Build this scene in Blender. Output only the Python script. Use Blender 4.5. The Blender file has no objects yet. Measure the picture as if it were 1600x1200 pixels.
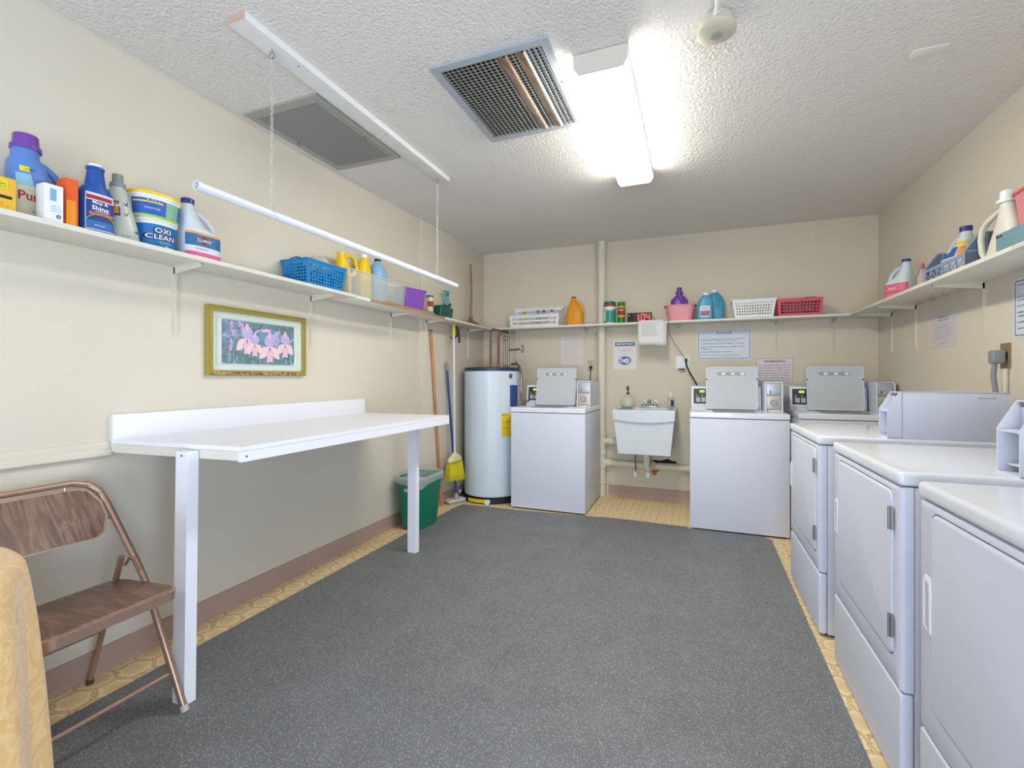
import bpy, bmesh, math, random
from math import sin, cos, pi, radians as R
from mathutils import Vector, Matrix
random.seed(7)
S = bpy.context.scene
C = S.collection

# ------------------------------------------------------------------ camera, world, lights, exposure
FPX, HC = 733.0, 1.17
cam_d = bpy.data.cameras.new('camera')
cam = bpy.data.objects.new('camera', cam_d); C.objects.link(cam)
cam_d.sensor_width = 36; cam_d.lens = FPX / 1600 * 36
cam_d.shift_y = -10 / 1600
cam.location = (0, 0, HC); cam.rotation_euler = (R(90), 0, math.atan(285 / FPX))
cam_d.clip_start = 0.02
S.camera = cam
S.view_settings.view_transform = 'Standard'; S.view_settings.look = 'None'
S.view_settings.gamma = 1; S.view_settings.use_curve_mapping = False
S.view_settings.exposure = 0.36

w = bpy.data.worlds.new('world'); S.world = w; w.use_nodes = True
w.node_tree.nodes['Background'].inputs[0].default_value = (0.75, 0.87, 1.0, 1)
w.node_tree.nodes['Background'].inputs[1].default_value = 1.0

def area(name, loc, rot, sx, sy, power, col):
    l = bpy.data.lights.new(name, 'AREA'); l.shape = 'RECTANGLE'; l.size = sx; l.size_y = sy
    l.energy = power; l.color = col
    o = bpy.data.objects.new(name, l); C.objects.link(o); o.location = loc; o.rotation_euler = rot
    return o
# daylight coming in through the open doorway behind the camera
area('doorway_daylight', (-0.25, -2.52, 0.80), (R(90), 0, 0), 1.5, 1.5, 66, (0.70, 0.82, 1.0))
# added cool fill from the right, behind the camera; no door there
area('side_fill_light', (1.40, -0.55, 0.75), (R(90), 0, R(90)), 0.9, 1.3, 50, (0.58, 0.74, 1.0))
# added weak overhead fill behind the camera, not a fixture of the room
area('rear_fill_light', (-0.4, -1.3, 2.40), (0, 0, 0), 0.25, 1.2, 4, (1.0, 0.97, 0.90))
LAMP = 32.0      # emission of the wraparound fixture's lens

# ------------------------------------------------------------------ materials
def lin(c):
    return tuple(((v / 255) / 12.92 if v / 255 <= 0.04045 else ((v / 255 + 0.055) / 1.055) ** 2.4) for v in c) + (1,)
MC = {}
def mat(name, rgb, rough=0.5, metal=0.0, var=0.04, scale=18, bump=0, bscale=200, alpha=1, trans=0, emis=0, coat=0, ior=1.45):
    if name in MC: return MC[name]
    m = bpy.data.materials.new(name); m.use_nodes = True; nt = m.node_tree; b = nt.nodes['Principled BSDF']
    tc = nt.nodes.new('ShaderNodeTexCoord')
    nz = nt.nodes.new('ShaderNodeTexNoise'); nz.inputs['Scale'].default_value = scale; nz.inputs['Detail'].default_value = 3
    nt.links.new(tc.outputs['Object'], nz.inputs['Vector'])
    mx = nt.nodes.new('ShaderNodeMixRGB'); c = lin(rgb)
    mx.inputs[1].default_value = tuple(v * (1 - var) for v in c[:3]) + (1,)
    mx.inputs[2].default_value = tuple(min(1, v * (1 + var)) for v in c[:3]) + (1,)
    nt.links.new(nz.outputs['Fac'], mx.inputs[0]); nt.links.new(mx.outputs[0], b.inputs['Base Color'])
    b.inputs['Roughness'].default_value = rough; b.inputs['Metallic'].default_value = metal
    b.inputs['Alpha'].default_value = alpha; b.inputs['Transmission Weight'].default_value = trans
    b.inputs['Coat Weight'].default_value = coat; b.inputs['IOR'].default_value = ior
    if bump:
        n2 = nt.nodes.new('ShaderNodeTexNoise'); n2.inputs['Scale'].default_value = bscale; n2.inputs['Detail'].default_value = 2
        nt.links.new(tc.outputs['Object'], n2.inputs['Vector'])
        bp = nt.nodes.new('ShaderNodeBump'); bp.inputs['Strength'].default_value = bump; bp.inputs['Distance'].default_value = 0.004
        nt.links.new(n2.outputs['Fac'], bp.inputs['Height']); nt.links.new(bp.outputs[0], b.inputs['Normal'])
    if emis:
        b.inputs['Emission Color'].default_value = c; b.inputs['Emission Strength'].default_value = emis
    MC[name] = m; return m

def N(nt, t, **k):
    n = nt.nodes.new(t)
    for a, v in k.items(): setattr(n, a, v)
    return n
def mth(nt, op, a, b=None, c=None):
    n = nt.nodes.new('ShaderNodeMath'); n.operation = op
    for i, x in enumerate((a, b, c)):
        if x is None: continue
        if isinstance(x, (int, float)): n.inputs[i].default_value = x
        else: nt.links.new(x, n.inputs[i])
    return n.outputs[0]
def ramp(nt, fac, stops):
    n = nt.nodes.new('ShaderNodeValToRGB'); el = n.color_ramp.elements
    while len(el) < len(stops): el.new(0.5)
    for e, (p, c) in zip(el, stops): e.position = p; e.color = c
    nt.links.new(fac, n.inputs[0]); return n.outputs[0]

M_wall = mat('wall_paint', (215, 207, 190), 0.62, var=0.02, scale=3, bump=0.15, bscale=60)
M_wall2 = mat('back_wall_paint', (216, 205, 185), 0.62, var=0.025, scale=3, bump=0.15, bscale=60)
M_white = mat('white_enamel', (216, 220, 234), 0.42, var=0.01)
M_gloss_lit = mat('lit_glossy_enamel', (234, 237, 245), 0.14, var=0.01)  # same enamel made lighter: lamp light on the tops put into the colour
M_whitesh = mat('white_shelf_paint', (222, 219, 208), 0.5, var=0.03, scale=8)
M_lam = mat('white_laminate', (236, 237, 245), 0.35, var=0.01)
M_edge = mat('cream_board_edge', (222, 218, 208), 0.5)
M_grey = mat('grey_plastic', (140, 143, 146), 0.5)
M_dark = mat('dark_gap', (40, 38, 36), 0.8)
M_black = mat('black_plastic', (22, 22, 24), 0.4)
M_chrome = mat('chrome', (190, 192, 195), 0.2, 1.0)
M_steel = mat('dull_steel', (150, 148, 142), 0.42, 1.0)
M_lidgrey = mat('lid_enamel', (196, 201, 205), 0.3, var=0.01)
M_wpl = mat('white_plastic', (232, 233, 232), 0.35)
M_pipe = mat('painted_pipe', (222, 215, 196), 0.5, var=0.05, bump=0.1, bscale=40)
M_base = mat('brown_vinyl_base', (178, 150, 136), 0.45, var=0.05, scale=6)
M_copper = mat('copper', (134, 92, 76), 0.5, 0.35, var=0.15, scale=60)
M_paper = mat('paper', (226, 224, 222), 0.7, var=0.02)
M_ink = mat('grey_ink', (120, 118, 120), 0.8)
M_navy = mat('navy_ink', (52, 64, 104), 0.7)
M_red = mat('red_ink', (168, 50, 52), 0.7)
M_blk = mat('black_ink', (40, 40, 46), 0.7)
M_wink = mat('white_ink', (240, 240, 240), 0.6)

def m_ceiling():
    m = bpy.data.materials.new('textured_ceiling'); m.use_nodes = True; nt = m.node_tree; b = nt.nodes['Principled BSDF']
    tc = N(nt, 'ShaderNodeTexCoord')
    n = N(nt, 'ShaderNodeTexNoise'); n.inputs['Scale'].default_value = 62; n.inputs['Detail'].default_value = 4; n.inputs['Roughness'].default_value = 0.6
    nt.links.new(tc.outputs['Object'], n.inputs['Vector'])
    v = N(nt, 'ShaderNodeTexVoronoi'); v.inputs['Scale'].default_value = 75
    nt.links.new(tc.outputs['Object'], v.inputs['Vector'])
    h = mth(nt, 'SUBTRACT', n.outputs['Fac'], mth(nt, 'MULTIPLY', v.outputs['Distance'], 0.55))
    bp = N(nt, 'ShaderNodeBump'); bp.inputs['Strength'].default_value = 0.75; bp.inputs['Distance'].default_value = 0.007
    nt.links.new(h, bp.inputs['Height']); nt.links.new(bp.outputs[0], b.inputs['Normal'])
    n3 = N(nt, 'ShaderNodeTexNoise'); n3.inputs['Scale'].default_value = 2
    nt.links.new(ramp(nt, n3.outputs['Fac'], [(0.3, lin((226, 222, 217))), (0.7, lin((233, 229, 224)))]), b.inputs['Base Color'])
    b.inputs['Roughness'].default_value = 0.75
    return m
def m_vinyl():
    # printed sheet vinyl: hexagonal stone pattern
    m = bpy.data.materials.new('hexagon_print_vinyl'); m.use_nodes = True; nt = m.node_tree; b = nt.nodes['Principled BSDF']
    tc = N(nt, 'ShaderNodeTexCoord'); sp = N(nt, 'ShaderNodeSeparateXYZ'); nt.links.new(tc.outputs['Object'], sp.inputs[0])
    nw = N(nt, 'ShaderNodeTexNoise'); nw.inputs['Scale'].default_value = 30; nt.links.new(tc.outputs['Object'], nw.inputs['Vector'])
    wob = mth(nt, 'MULTIPLY', mth(nt, 'SUBTRACT', nw.outputs['Fac'], 0.5), 0.25)
    X = mth(nt, 'ADD', mth(nt, 'MULTIPLY', sp.outputs[0], 8.6), wob); Y = mth(nt, 'ADD', mth(nt, 'MULTIPLY', sp.outputs[1], 8.6), wob)
    s = 1.7320508
    def cell(ox, oy):
        px = mth(nt, 'SUBTRACT', mth(nt, 'FLOORED_MODULO', mth(nt, 'ADD', X, ox), 1.0), 0.5)
        py = mth(nt, 'SUBTRACT', mth(nt, 'FLOORED_MODULO', mth(nt, 'ADD', Y, oy), s), s / 2)
        ax = mth(nt, 'ABSOLUTE', px); ay = mth(nt, 'ABSOLUTE', py)
        return mth(nt, 'MAXIMUM', ax, mth(nt, 'ADD', mth(nt, 'MULTIPLY', ax, 0.5), mth(nt, 'MULTIPLY', ay, 0.866)))
    hd = mth(nt, 'MINIMUM', cell(0, 0), cell(0.5, s / 2))
    n2 = N(nt, 'ShaderNodeTexNoise'); n2.inputs['Scale'].default_value = 90; n2.inputs['Detail'].default_value = 3
    nt.links.new(tc.outputs['Object'], n2.inputs['Vector'])
    f = mth(nt, 'ADD', hd, mth(nt, 'MULTIPLY', mth(nt, 'SUBTRACT', n2.outputs['Fac'], 0.5), 0.16))
    col = ramp(nt, f, [(0.0, lin((222, 196, 146))), (0.3, lin((230, 206, 158))), (0.36, lin((244, 226, 184))), (0.42, lin((238, 216, 170))), (0.455, lin((188, 152, 98))), (0.5, lin((236, 212, 162)))])
    nt.links.new(col, b.inputs['Base Color']); b.inputs['Roughness'].default_value = 0.45
    return m
def m_mat():
    m = bpy.data.materials.new('speckled_rubber'); m.use_nodes = True; nt = m.node_tree; b = nt.nodes['Principled BSDF']
    tc = N(nt, 'ShaderNodeTexCoord')
    v = N(nt, 'ShaderNodeTexVoronoi'); v.inputs['Scale'].default_value = 250; nt.links.new(tc.outputs['Object'], v.inputs['Vector'])
    wn = N(nt, 'ShaderNodeSeparateColor'); nt.links.new(v.outputs['Color'], wn.inputs[0])
    on = mth(nt, 'MULTIPLY', mth(nt, 'LESS_THAN', v.outputs['Distance'], 0.42), mth(nt, 'GREATER_THAN', wn.outputs[0], 0.60))
    n = N(nt, 'ShaderNodeTexNoise'); n.inputs['Scale'].default_value = 5; n.inputs['Detail'].default_value = 4; nt.links.new(tc.outputs['Object'], n.inputs['Vector'])
    base = ramp(nt, n.outputs['Fac'], [(0.3, lin((104, 105, 109))), (0.7, lin((114, 115, 119)))])
    sc = ramp(nt, wn.outputs[1], [(0.0, lin((146, 147, 150))), (0.8, lin((180, 181, 184))), (0.93, lin((124, 164, 128)))])
    mx = N(nt, 'ShaderNodeMixRGB'); nt.links.new(on, mx.inputs[0]); nt.links.new(base, mx.inputs[1]); nt.links.new(sc, mx.inputs[2])
    nt.links.new(mx.outputs[0], b.inputs['Base Color']); b.inputs['Roughness'].default_value = 0.55
    bp = N(nt, 'ShaderNodeBump'); bp.inputs['Strength'].default_value = 0.2; bp.inputs['Distance'].default_value = 0.002
    nt.links.new(v.outputs['Distance'], bp.inputs['Height']); nt.links.new(bp.outputs[0], b.inputs['Normal'])
    return m
def m_wood(name, c1, c2, scale=(3, 3, 40), rough=0.4, axis='X'):
    m = bpy.data.materials.new(name); m.use_nodes = True; nt = m.node_tree; b = nt.nodes['Principled BSDF']
    tc = N(nt, 'ShaderNodeTexCoord'); mp = N(nt, 'ShaderNodeMapping'); mp.inputs['Scale'].default_value = scale
    nt.links.new(tc.outputs['Object'], mp.inputs[0])
    wv = N(nt, 'ShaderNodeTexNoise'); wv.inputs['Scale'].default_value = 1; wv.inputs['Detail'].default_value = 5; wv.inputs['Distortion'].default_value = 1.2
    nt.links.new(mp.outputs[0], wv.inputs['Vector'])
    nt.links.new(ramp(nt, wv.outputs['Fac'], [(0.3, lin(c1)), (0.5, lin(tuple((a + b_) / 2 for a, b_ in zip(c1, c2)))), (0.62, lin(c2)), (0.75, lin(c1))]), b.inputs['Base Color'])
    b.inputs['Roughness'].default_value = rough
    return m
def m_cloth():
    m = bpy.data.materials.new('gold_damask'); m.use_nodes = True; nt = m.node_tree; b = nt.nodes['Principled BSDF']
    tc = N(nt, 'ShaderNodeTexCoord'); n = N(nt, 'ShaderNodeTexNoise'); n.inputs['Scale'].default_value = 11; n.inputs['Detail'].default_value = 2; n.inputs['Distortion'].default_value = 2.5
    nt.links.new(tc.outputs['Object'], n.inputs['Vector'])
    nt.links.new(ramp(nt, n.outputs['Fac'], [(0.42, lin((226, 184, 118))), (0.5, lin((238, 204, 146))), (0.56, lin((228, 188, 124)))]), b.inputs['Base Color'])
    b.inputs['Roughness'].default_value = 0.42; b.inputs['Sheen Weight'].default_value = 0.3
    return m
def m_picture():
    m = bpy.data.materials.new('iris_painting_ground'); m.use_nodes = True; nt = m.node_tree; b = nt.nodes['Principled BSDF']
    tc = N(nt, 'ShaderNodeTexCoord'); n = N(nt, 'ShaderNodeTexNoise'); n.inputs['Scale'].default_value = 14; n.inputs['Detail'].default_value = 5; n.inputs['Distortion'].default_value = 1.5
    nt.links.new(tc.outputs['Object'], n.inputs['Vector'])
    nt.links.new(ramp(nt, n.outputs['Fac'], [(0.3, lin((92, 112, 122))), (0.45, lin((104, 134, 130))), (0.55, lin((124, 144, 172))), (0.66, lin((176, 174, 202)))]), b.inputs['Base Color'])
    b.inputs['Roughness'].default_value = 0.35
    return m
def m_ornate():
    m = bpy.data.materials.new('ornate_gilt'); m.use_nodes = True; nt = m.node_tree; b = nt.nodes['Principled BSDF']
    tc = N(nt, 'ShaderNodeTexCoord'); n = N(nt, 'ShaderNodeTexNoise'); n.inputs['Scale'].default_value = 90; n.inputs['Detail'].default_value = 2
    nt.links.new(tc.outputs['Object'], n.inputs['Vector'])
    nt.links.new(ramp(nt, n.outputs['Fac'], [(0.4, lin((120, 62, 58))), (0.55, lin((176, 160, 100)))]), b.inputs['Base Color'])
    b.inputs['Roughness'].default_value = 0.4
    return m
M_ceil = m_ceiling(); M_vinyl = m_vinyl(); M_mat = m_mat(); M_cloth = m_cloth(); M_paint = m_picture(); M_orn = m_ornate()
M_walnut = m_wood('brown_woodgrain_vinyl', (104, 78, 66), (148, 116, 98), (6, 40, 6), 0.35)
M_walnut2 = m_wood('brown_woodgrain_back', (96, 70, 58), (146, 114, 98), (6, 44, 8), 0.35)
M_pole = m_wood('varnished_pole_wood', (186, 120, 66), (206, 144, 88), (30, 30, 3), 0.35)
M_plank = m_wood('bare_plank', (150, 112, 80), (176, 138, 104), (30, 3, 30), 0.6)
M_bronze = mat('bronze_metal_paint', (172, 142, 124), 0.3, 0.55, var=0.06)

# ------------------------------------------------------------------ mesh builder
def rrect(w, h, r, n=5, cx=0, cy=0):
    p = []
    for qx, qy, a0 in ((1, 1, 0), (-1, 1, 90), (-1, -1, 180), (1, -1, 270)):
        for i in range(n + 1):
            a = R(a0 + 90 * i / n)
            p.append((cx + qx * (w / 2 - r) + r * cos(a), cy + qy * (h / 2 - r) + r * sin(a)))
    return p
def ell(w, h, n=24, cx=0, cy=0): return [(cx + w / 2 * cos(2 * pi * i / n), cy + h / 2 * sin(2 * pi * i / n)) for i in range(n)]
def sect(secs, z):
    if z <= secs[0][0]: return secs[0][1:]
    for a, b in zip(secs, secs[1:]):
        if a[0] <= z <= b[0]:
            t = (z - a[0]) / max(1e-9, b[0] - a[0]); return tuple(p + (q - p) * t for p, q in zip(a[1:], b[1:]))
    return secs[-1][1:]
def spt(secs, z, ang, off=0):
    cx, cy, rx, ry, e = sect(secs, z); c, s = cos(ang), sin(ang); rx += off; ry += off
    f = lambda v: math.copysign(abs(v) ** (2 / e), v)
    return (cx + rx * f(c), cy + ry * f(s), z)
class MB:
    def __init__(s): s.v = []; s.f = []
    def add(s, vs, fs):
        o = len(s.v); s.v += [tuple(p) for p in vs]; s.f += [tuple(i + o for i in f) for f in fs]; return s
    def box(s, x0, x1, y0, y1, z0, z1, bev=0, seg=2):
        bm = bmesh.new(); bmesh.ops.create_cube(bm, size=1)
        for v in bm.verts: v.co = Vector(((x0 + x1) / 2 + v.co.x * (x1 - x0), (y0 + y1) / 2 + v.co.y * (y1 - y0), (z0 + z1) / 2 + v.co.z * (z1 - z0)))
        if bev: bmesh.ops.bevel(bm, geom=list(bm.edges), offset=bev, segments=seg, profile=0.6, affect='EDGES', clamp_overlap=True)
        bm.verts.index_update(); s.add([v.co[:] for v in bm.verts], [[v.index for v in f.verts] for f in bm.faces]); bm.free(); return s
    def prism(s, pts, ax, d0, d1):
        n = len(pts)
        def P(a, b, d): return {'x': (d, a, b), 'y': (a, d, b), 'z': (a, b, d)}[ax]
        vs = [P(a, b, d0) for a, b in pts] + [P(a, b, d1) for a, b in pts]
        return s.add(vs, [tuple(range(n))[::-1], tuple(range(n, 2 * n))] + [(i, (i + 1) % n, n + (i + 1) % n, n + i) for i in range(n)])
    def ring(s, out, inn, ax, d0, d1):
        n = len(out)
        def P(a, b, d): return {'x': (d, a, b), 'y': (a, d, b), 'z': (a, b, d)}[ax]
        vs = [P(*p, d0) for p in out] + [P(*p, d0) for p in inn] + [P(*p, d1) for p in out] + [P(*p, d1) for p in inn]
        fs = []
        for i in range(n):
            j = (i + 1) % n
            fs += [(i, j, n + j, n + i), (2 * n + i, 3 * n + i, 3 * n + j, 2 * n + j), (i, 2 * n + i, 2 * n + j, j), (n + i, n + j, 3 * n + j, 3 * n + i)]
        return s.add(vs, fs)
    def tube(s, pts, r, n=10, closed=False, caps=True):
        P = [Vector(p) for p in pts]; k = len(P); rs = r if isinstance(r, (list, tuple)) else [r] * k
        T = []
        for i in range(k):
            a = P[(i - 1) % k] if (closed or i) else P[i]; b = P[(i + 1) % k] if (closed or i < k - 1) else P[i]
            T.append((b - a).normalized())
        up = Vector((0, 0, 1)) if abs(T[0].z) < 0.9 else Vector((1, 0, 0))
        nx = T[0].cross(up).normalized(); vs = []
        for i in range(k):
            nx = (nx - T[i] * nx.dot(T[i])).normalized(); ny = T[i].cross(nx)
            for j in range(n):
                a = 2 * pi * j / n; vs.append(P[i] + (nx * cos(a) + ny * sin(a)) * rs[i])
        fs = []
        for i in range(k if closed else k - 1):
            i2 = (i + 1) % k
            for j in range(n): fs.append((i * n + j, i * n + (j + 1) % n, i2 * n + (j + 1) % n, i2 * n + j))
        if caps and not closed: fs += [tuple(range(n))[::-1], tuple((k - 1) * n + j for j in range(n))]
        return s.add(vs, fs)
    def cyl(s, p0, p1, r0, r1=None, n=20, caps=True): return s.tube([p0, p1], [r0, r0 if r1 is None else r1], n, caps=caps)
    def lathe(s, prof, cx=0, cy=0, n=24, cap0=True, cap1=True):
        vs = [(cx + r * cos(2 * pi * j / n), cy + r * sin(2 * pi * j / n), z) for r, z in prof for j in range(n)]
        k = len(prof); fs = [(i * n + j, i * n + (j + 1) % n, (i + 1) * n + (j + 1) % n, (i + 1) * n + j) for i in range(k - 1) for j in range(n)]
        if cap0: fs.append(tuple(range(n))[::-1])
        if cap1: fs.append(tuple((k - 1) * n + j for j in range(n)))
        return s.add(vs, fs)
    def loft(s, secs, n=28, cap0=True, cap1=True):
        vs = [spt([q], q[0], 2 * pi * j / n) for q in secs for j in range(n)]; k = len(secs)
        fs = [(i * n + j, i * n + (j + 1) % n, (i + 1) * n + (j + 1) % n, (i + 1) * n + j) for i in range(k - 1) for j in range(n)]
        if cap0: fs.append(tuple(range(n))[::-1])
        if cap1: fs.append(tuple((k - 1) * n + j for j in range(n)))
        return s.add(vs, fs)
    def patch(s, secs, z0, z1, a0, a1, off=0.0012, nz=4, na=12):
        vs = [spt(secs, z0 + (z1 - z0) * i / nz, R(a0 + (a1 - a0) * j / na), off) for i in range(nz + 1) for j in range(na + 1)]
        return s.add(vs, [(i * (na + 1) + j, i * (na + 1) + j + 1, (i + 1) * (na + 1) + j + 1, (i + 1) * (na + 1) + j) for i in range(nz) for j in range(na)])
    def perf(s, a, b, c, d, nu, nv, hole=0.34, rnd=False):
        # perforated sheet a-b-c-d (quad, u along a->b, v along a->d); every cell has an 8-sided hole
        a, b, c, d = map(Vector, (a, b, c, d))
        def Q(u, v): return (a * (1 - u) + b * u) * (1 - v) + (d * (1 - u) + c * u) * v
        for i in range(nu):
            for j in range(nv):
                h = hole * (random.uniform(0.7, 1.15) if rnd else 1); o = []; q = []
                for x, y in ((0, 0), (.5, 0), (1, 0), (1, .5), (1, 1), (.5, 1), (0, 1), (0, .5)):
                    o.append(Q((i + x) / nu, (j + y) / nv))
                    dx, dy = x - .5, y - .5; l = math.hypot(dx, dy)
                    f = h / l if rnd else 2 * h
                    q.append(Q((i + .5 + dx * f) / nu, (j + .5 + dy * f) / nv))
                s.add(o + q, [(k, (k + 1) % 8, 8 + (k + 1) % 8, 8 + k) for k in range(8)])
        return s
    def xf(s, m):
        s.v = [tuple(m @ Vector(p)) for p in s.v]; return s
    def build(s, name, m, parent=None, loc=None, rz=0, label=None, cat=None, group=None, kind=None, smooth=35, solid=0, weld=False):
        me = bpy.data.meshes.new(name); me.from_pydata(s.v, [], s.f)
        if weld or solid:
            bm = bmesh.new(); bm.from_mesh(me)
            bmesh.ops.remove_doubles(bm, verts=bm.verts, dist=1e-5); bm.to_mesh(me); bm.free()
        bm = bmesh.new(); bm.from_mesh(me); bmesh.ops.recalc_face_normals(bm, faces=bm.faces); bm.to_mesh(me); bm.free()
        me.materials.append(m)
        if smooth: me.shade_smooth(); me.set_sharp_from_angle(angle=R(smooth))
        o = bpy.data.objects.new(name, me); C.objects.link(o)
        if parent: o.parent = parent
        if loc: o.location = loc
        if rz: o.rotation_euler[2] = rz
        if solid:
            md = o.modifiers.new('thickness', 'SOLIDIFY'); md.thickness = solid; md.offset = 0
        for k, v in (('label', label), ('category', cat), ('group', group), ('kind', kind)):
            if v: o[k] = v
        return o
def thing(name, label, cat, loc=(0, 0, 0), rz=0, group=None):
    o = bpy.data.objects.new(name, None); C.objects.link(o); o.empty_display_size = 0.05
    o.location = loc; o.rotation_euler = (0, 0, R(rz)); o['label'] = label; o['category'] = cat
    if group: o['group'] = group
    return o
def struct(name, mb, m, **k): return mb.build(name, m, kind='structure', **k)
def copy_tree(o, parent=None):
    c = o.copy(); C.objects.link(c)
    if parent: c.parent = parent
    for ch in [x for x in bpy.data.objects if x.parent == o]: copy_tree(ch, c)
    return c
def text(s, m, parent, x, z, y=-0.001, w=None, h=None, size=0.02, align='CENTER', name='lettering', secs=None, bold=0.0, sx=1.0, up=None, lsp=1.0):
    cu = bpy.data.curves.new('t', 'FONT'); cu.body = s; cu.size = 1.0; cu.align_x = align; cu.resolution_u = 2
    cu.offset = bold; cu.space_line = lsp
    ob = bpy.data.objects.new('t', cu)
    me = bpy.data.meshes.new_from_object(ob)
    vs = [v.co.copy() for v in me.vertices]; fs = [tuple(p.vertices) for p in me.polygons]
    bpy.data.objects.remove(ob); bpy.data.curves.remove(cu); bpy.data.meshes.remove(me)
    xs = [v.x for v in vs]; ys = [v.y for v in vs]
    W = max(xs) - min(xs); H = max(ys) - min(ys)
    kx = size * sx; ky = size
    if w: kx = w / W; ky = kx if not h else h / H
    elif h: ky = h / H; kx = ky * sx
    cyy = (max(ys) + min(ys)) / 2
    cxx = (max(xs) + min(xs)) / 2 if align == 'CENTER' else min(xs)
    b = MB(); out = []
    for v in vs:
        px, pz = x + (v.x - cxx) * kx, z + (v.y - cyy) * ky
        if secs:
            c0 = sect(secs, pz); ang = -pi / 2
            # march sideways on the surface: find the angle whose x equals px
            lo, hi = -pi + 0.02, -0.02
            for _ in range(22):
                mid = (lo + hi) / 2
                if spt(secs, pz, mid)[0] < px: lo = mid
                else: hi = mid
            q = spt(secs, pz, lo, 0.002); out.append(q)
        else: out.append((px, y, pz))
    b.add(out, fs)
    return b.build(name, m, parent, smooth=0)
def lines(m, parent, x0, x1, zs, y=-0.001, t=0.003, name='print_line'):
    b = MB()
    for i, z in enumerate(zs):
        e = x1 - (x1 - x0) * random.choice((0, 0.03, 0.1, 0.2)); x = x0
        while x < e - 0.004:
            wd = random.uniform(0.008, 0.022); b.add([(x, y, z - t / 2), (min(x + wd, e), y, z - t / 2), (min(x + wd, e), y, z + t / 2), (x, y, z + t / 2)], [(0, 1, 2, 3)]); x += wd + 0.004
    return b.build(name, m, parent, smooth=0)

# ------------------------------------------------------------------ the room
XL, XR, YB, YF, ZC = -2.195, 1.42, 4.725, -2.6, 2.524
struct('floor', MB().box(XL - .1, XR + .1, YF - .1, YB + .1, -0.1, 0), M_vinyl, smooth=0)
struct('ceiling', MB().box(XL - .1, XR + .1, YF - .1, YB + .1, ZC, ZC + 0.1), M_ceil, smooth=0)
struct('wall_left', MB().box(XL - .1, XL, YF - .1, YB + .1, 0, ZC), M_wall, smooth=0)
struct('wall_right', MB().box(XR, XR + .1, YF - .1, YB + .1, 0, ZC), M_wall, smooth=0)
struct('wall_back', MB().box(XL, XR, YB, YB + .1, 0, ZC), M_wall2, smooth=0)
wf = MB().box(XL, -1.02, YF - .1, YF, 0, ZC).box(0.52, XR, YF - .1, YF, 0, ZC).box(-1.02, 0.52, YF - .1, YF, 2.14, ZC)
struct('wall_front', wf, M_wall, smooth=0)
struct('trim_1', MB().box(XL, XL + 0.022, 3.455, YB, 0.0, ZC, 0.002), M_wall)                 # furred-out end of the left wall
struct('trim_2', MB().box(-1.08, -1.02, YF - .02, YF + .015, 0, 2.2, .003).box(.52, .58, YF - .02, YF + .015, 0, 2.2, .003).box(-1.02, .52, YF - .02, YF + .015, 2.14, 2.2, .003), M_whitesh)
# chair rail on the left wall, up to the folding table
ra = MB().prism([(XL, 0.85), (XL + .012, .852), (XL + .022, .862), (XL + .02, .878), (XL + .012, .888), (XL + .012, .904), (XL + .006, .914), (XL, .916)], 'y', YF, 1.168)
struct('trim_3', ra, M_wall)
bl = MB()
for y0, y1 in ((YF, 0.4), (0.4022, 2.18), (2.1822, 3.455)): bl.prism([(XL, 0), (XL + .012, 0), (XL + .009, .012), (XL + .006, .02), (XL + .005, .100), (XL, .102)], 'y', y0, y1)
bl.prism([(XL + .022, 0), (XL + .034, 0), (XL + .028, .02), (XL + .027, .100), (XL + .022, .102)], 'y', 3.455, YB)
struct('baseboard_left', bl, M_base, smooth=0)
struct('baseboard_back', MB().prism([(YB, 0), (YB - .012, 0), (YB - .006, .02), (YB - .005, .1), (YB, .102)], 'x', -0.80, XR), M_base, smooth=0)
struct('baseboard_right', MB().prism([(XR, 0), (XR - .012, 0), (XR - .006, .02), (XR - .005, .1), (XR, .102)], 'y', YF, YB), M_base, smooth=0)

# rubber floor mats
def mat_poly(pts, name, label):
    MB().prism(pts, 'z', 0.0005, 0.0065).build(name, M_mat, None, smooth=0, label=label, cat='floor mat', group='speckled rubber floor mats')
mat_poly([(-2.008, YF + .1), (-0.7425, YF + .1), (-0.7425, 3.912), (-0.88, 3.906), (-1.52, 3.862), (-1.98, 3.858), (-2.0, 3.80), (-2.006, 3.55)], 'rubber_mat', 'left sheet of speckled grey rubber mat, under the white work table legs')
mat_poly([(-0.7415, YF + .1), (0.47, YF + .1), (0.497, 1.7), (0.516, 3.80), (0.47, 3.862), (-0.036, 3.868), (-0.05, 3.905), (-0.26, 3.913), (-0.42, 3.93), (-0.7415, 3.925)], 'rubber_mat', 'right sheet of speckled grey rubber mat, beside the dryers')

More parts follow.
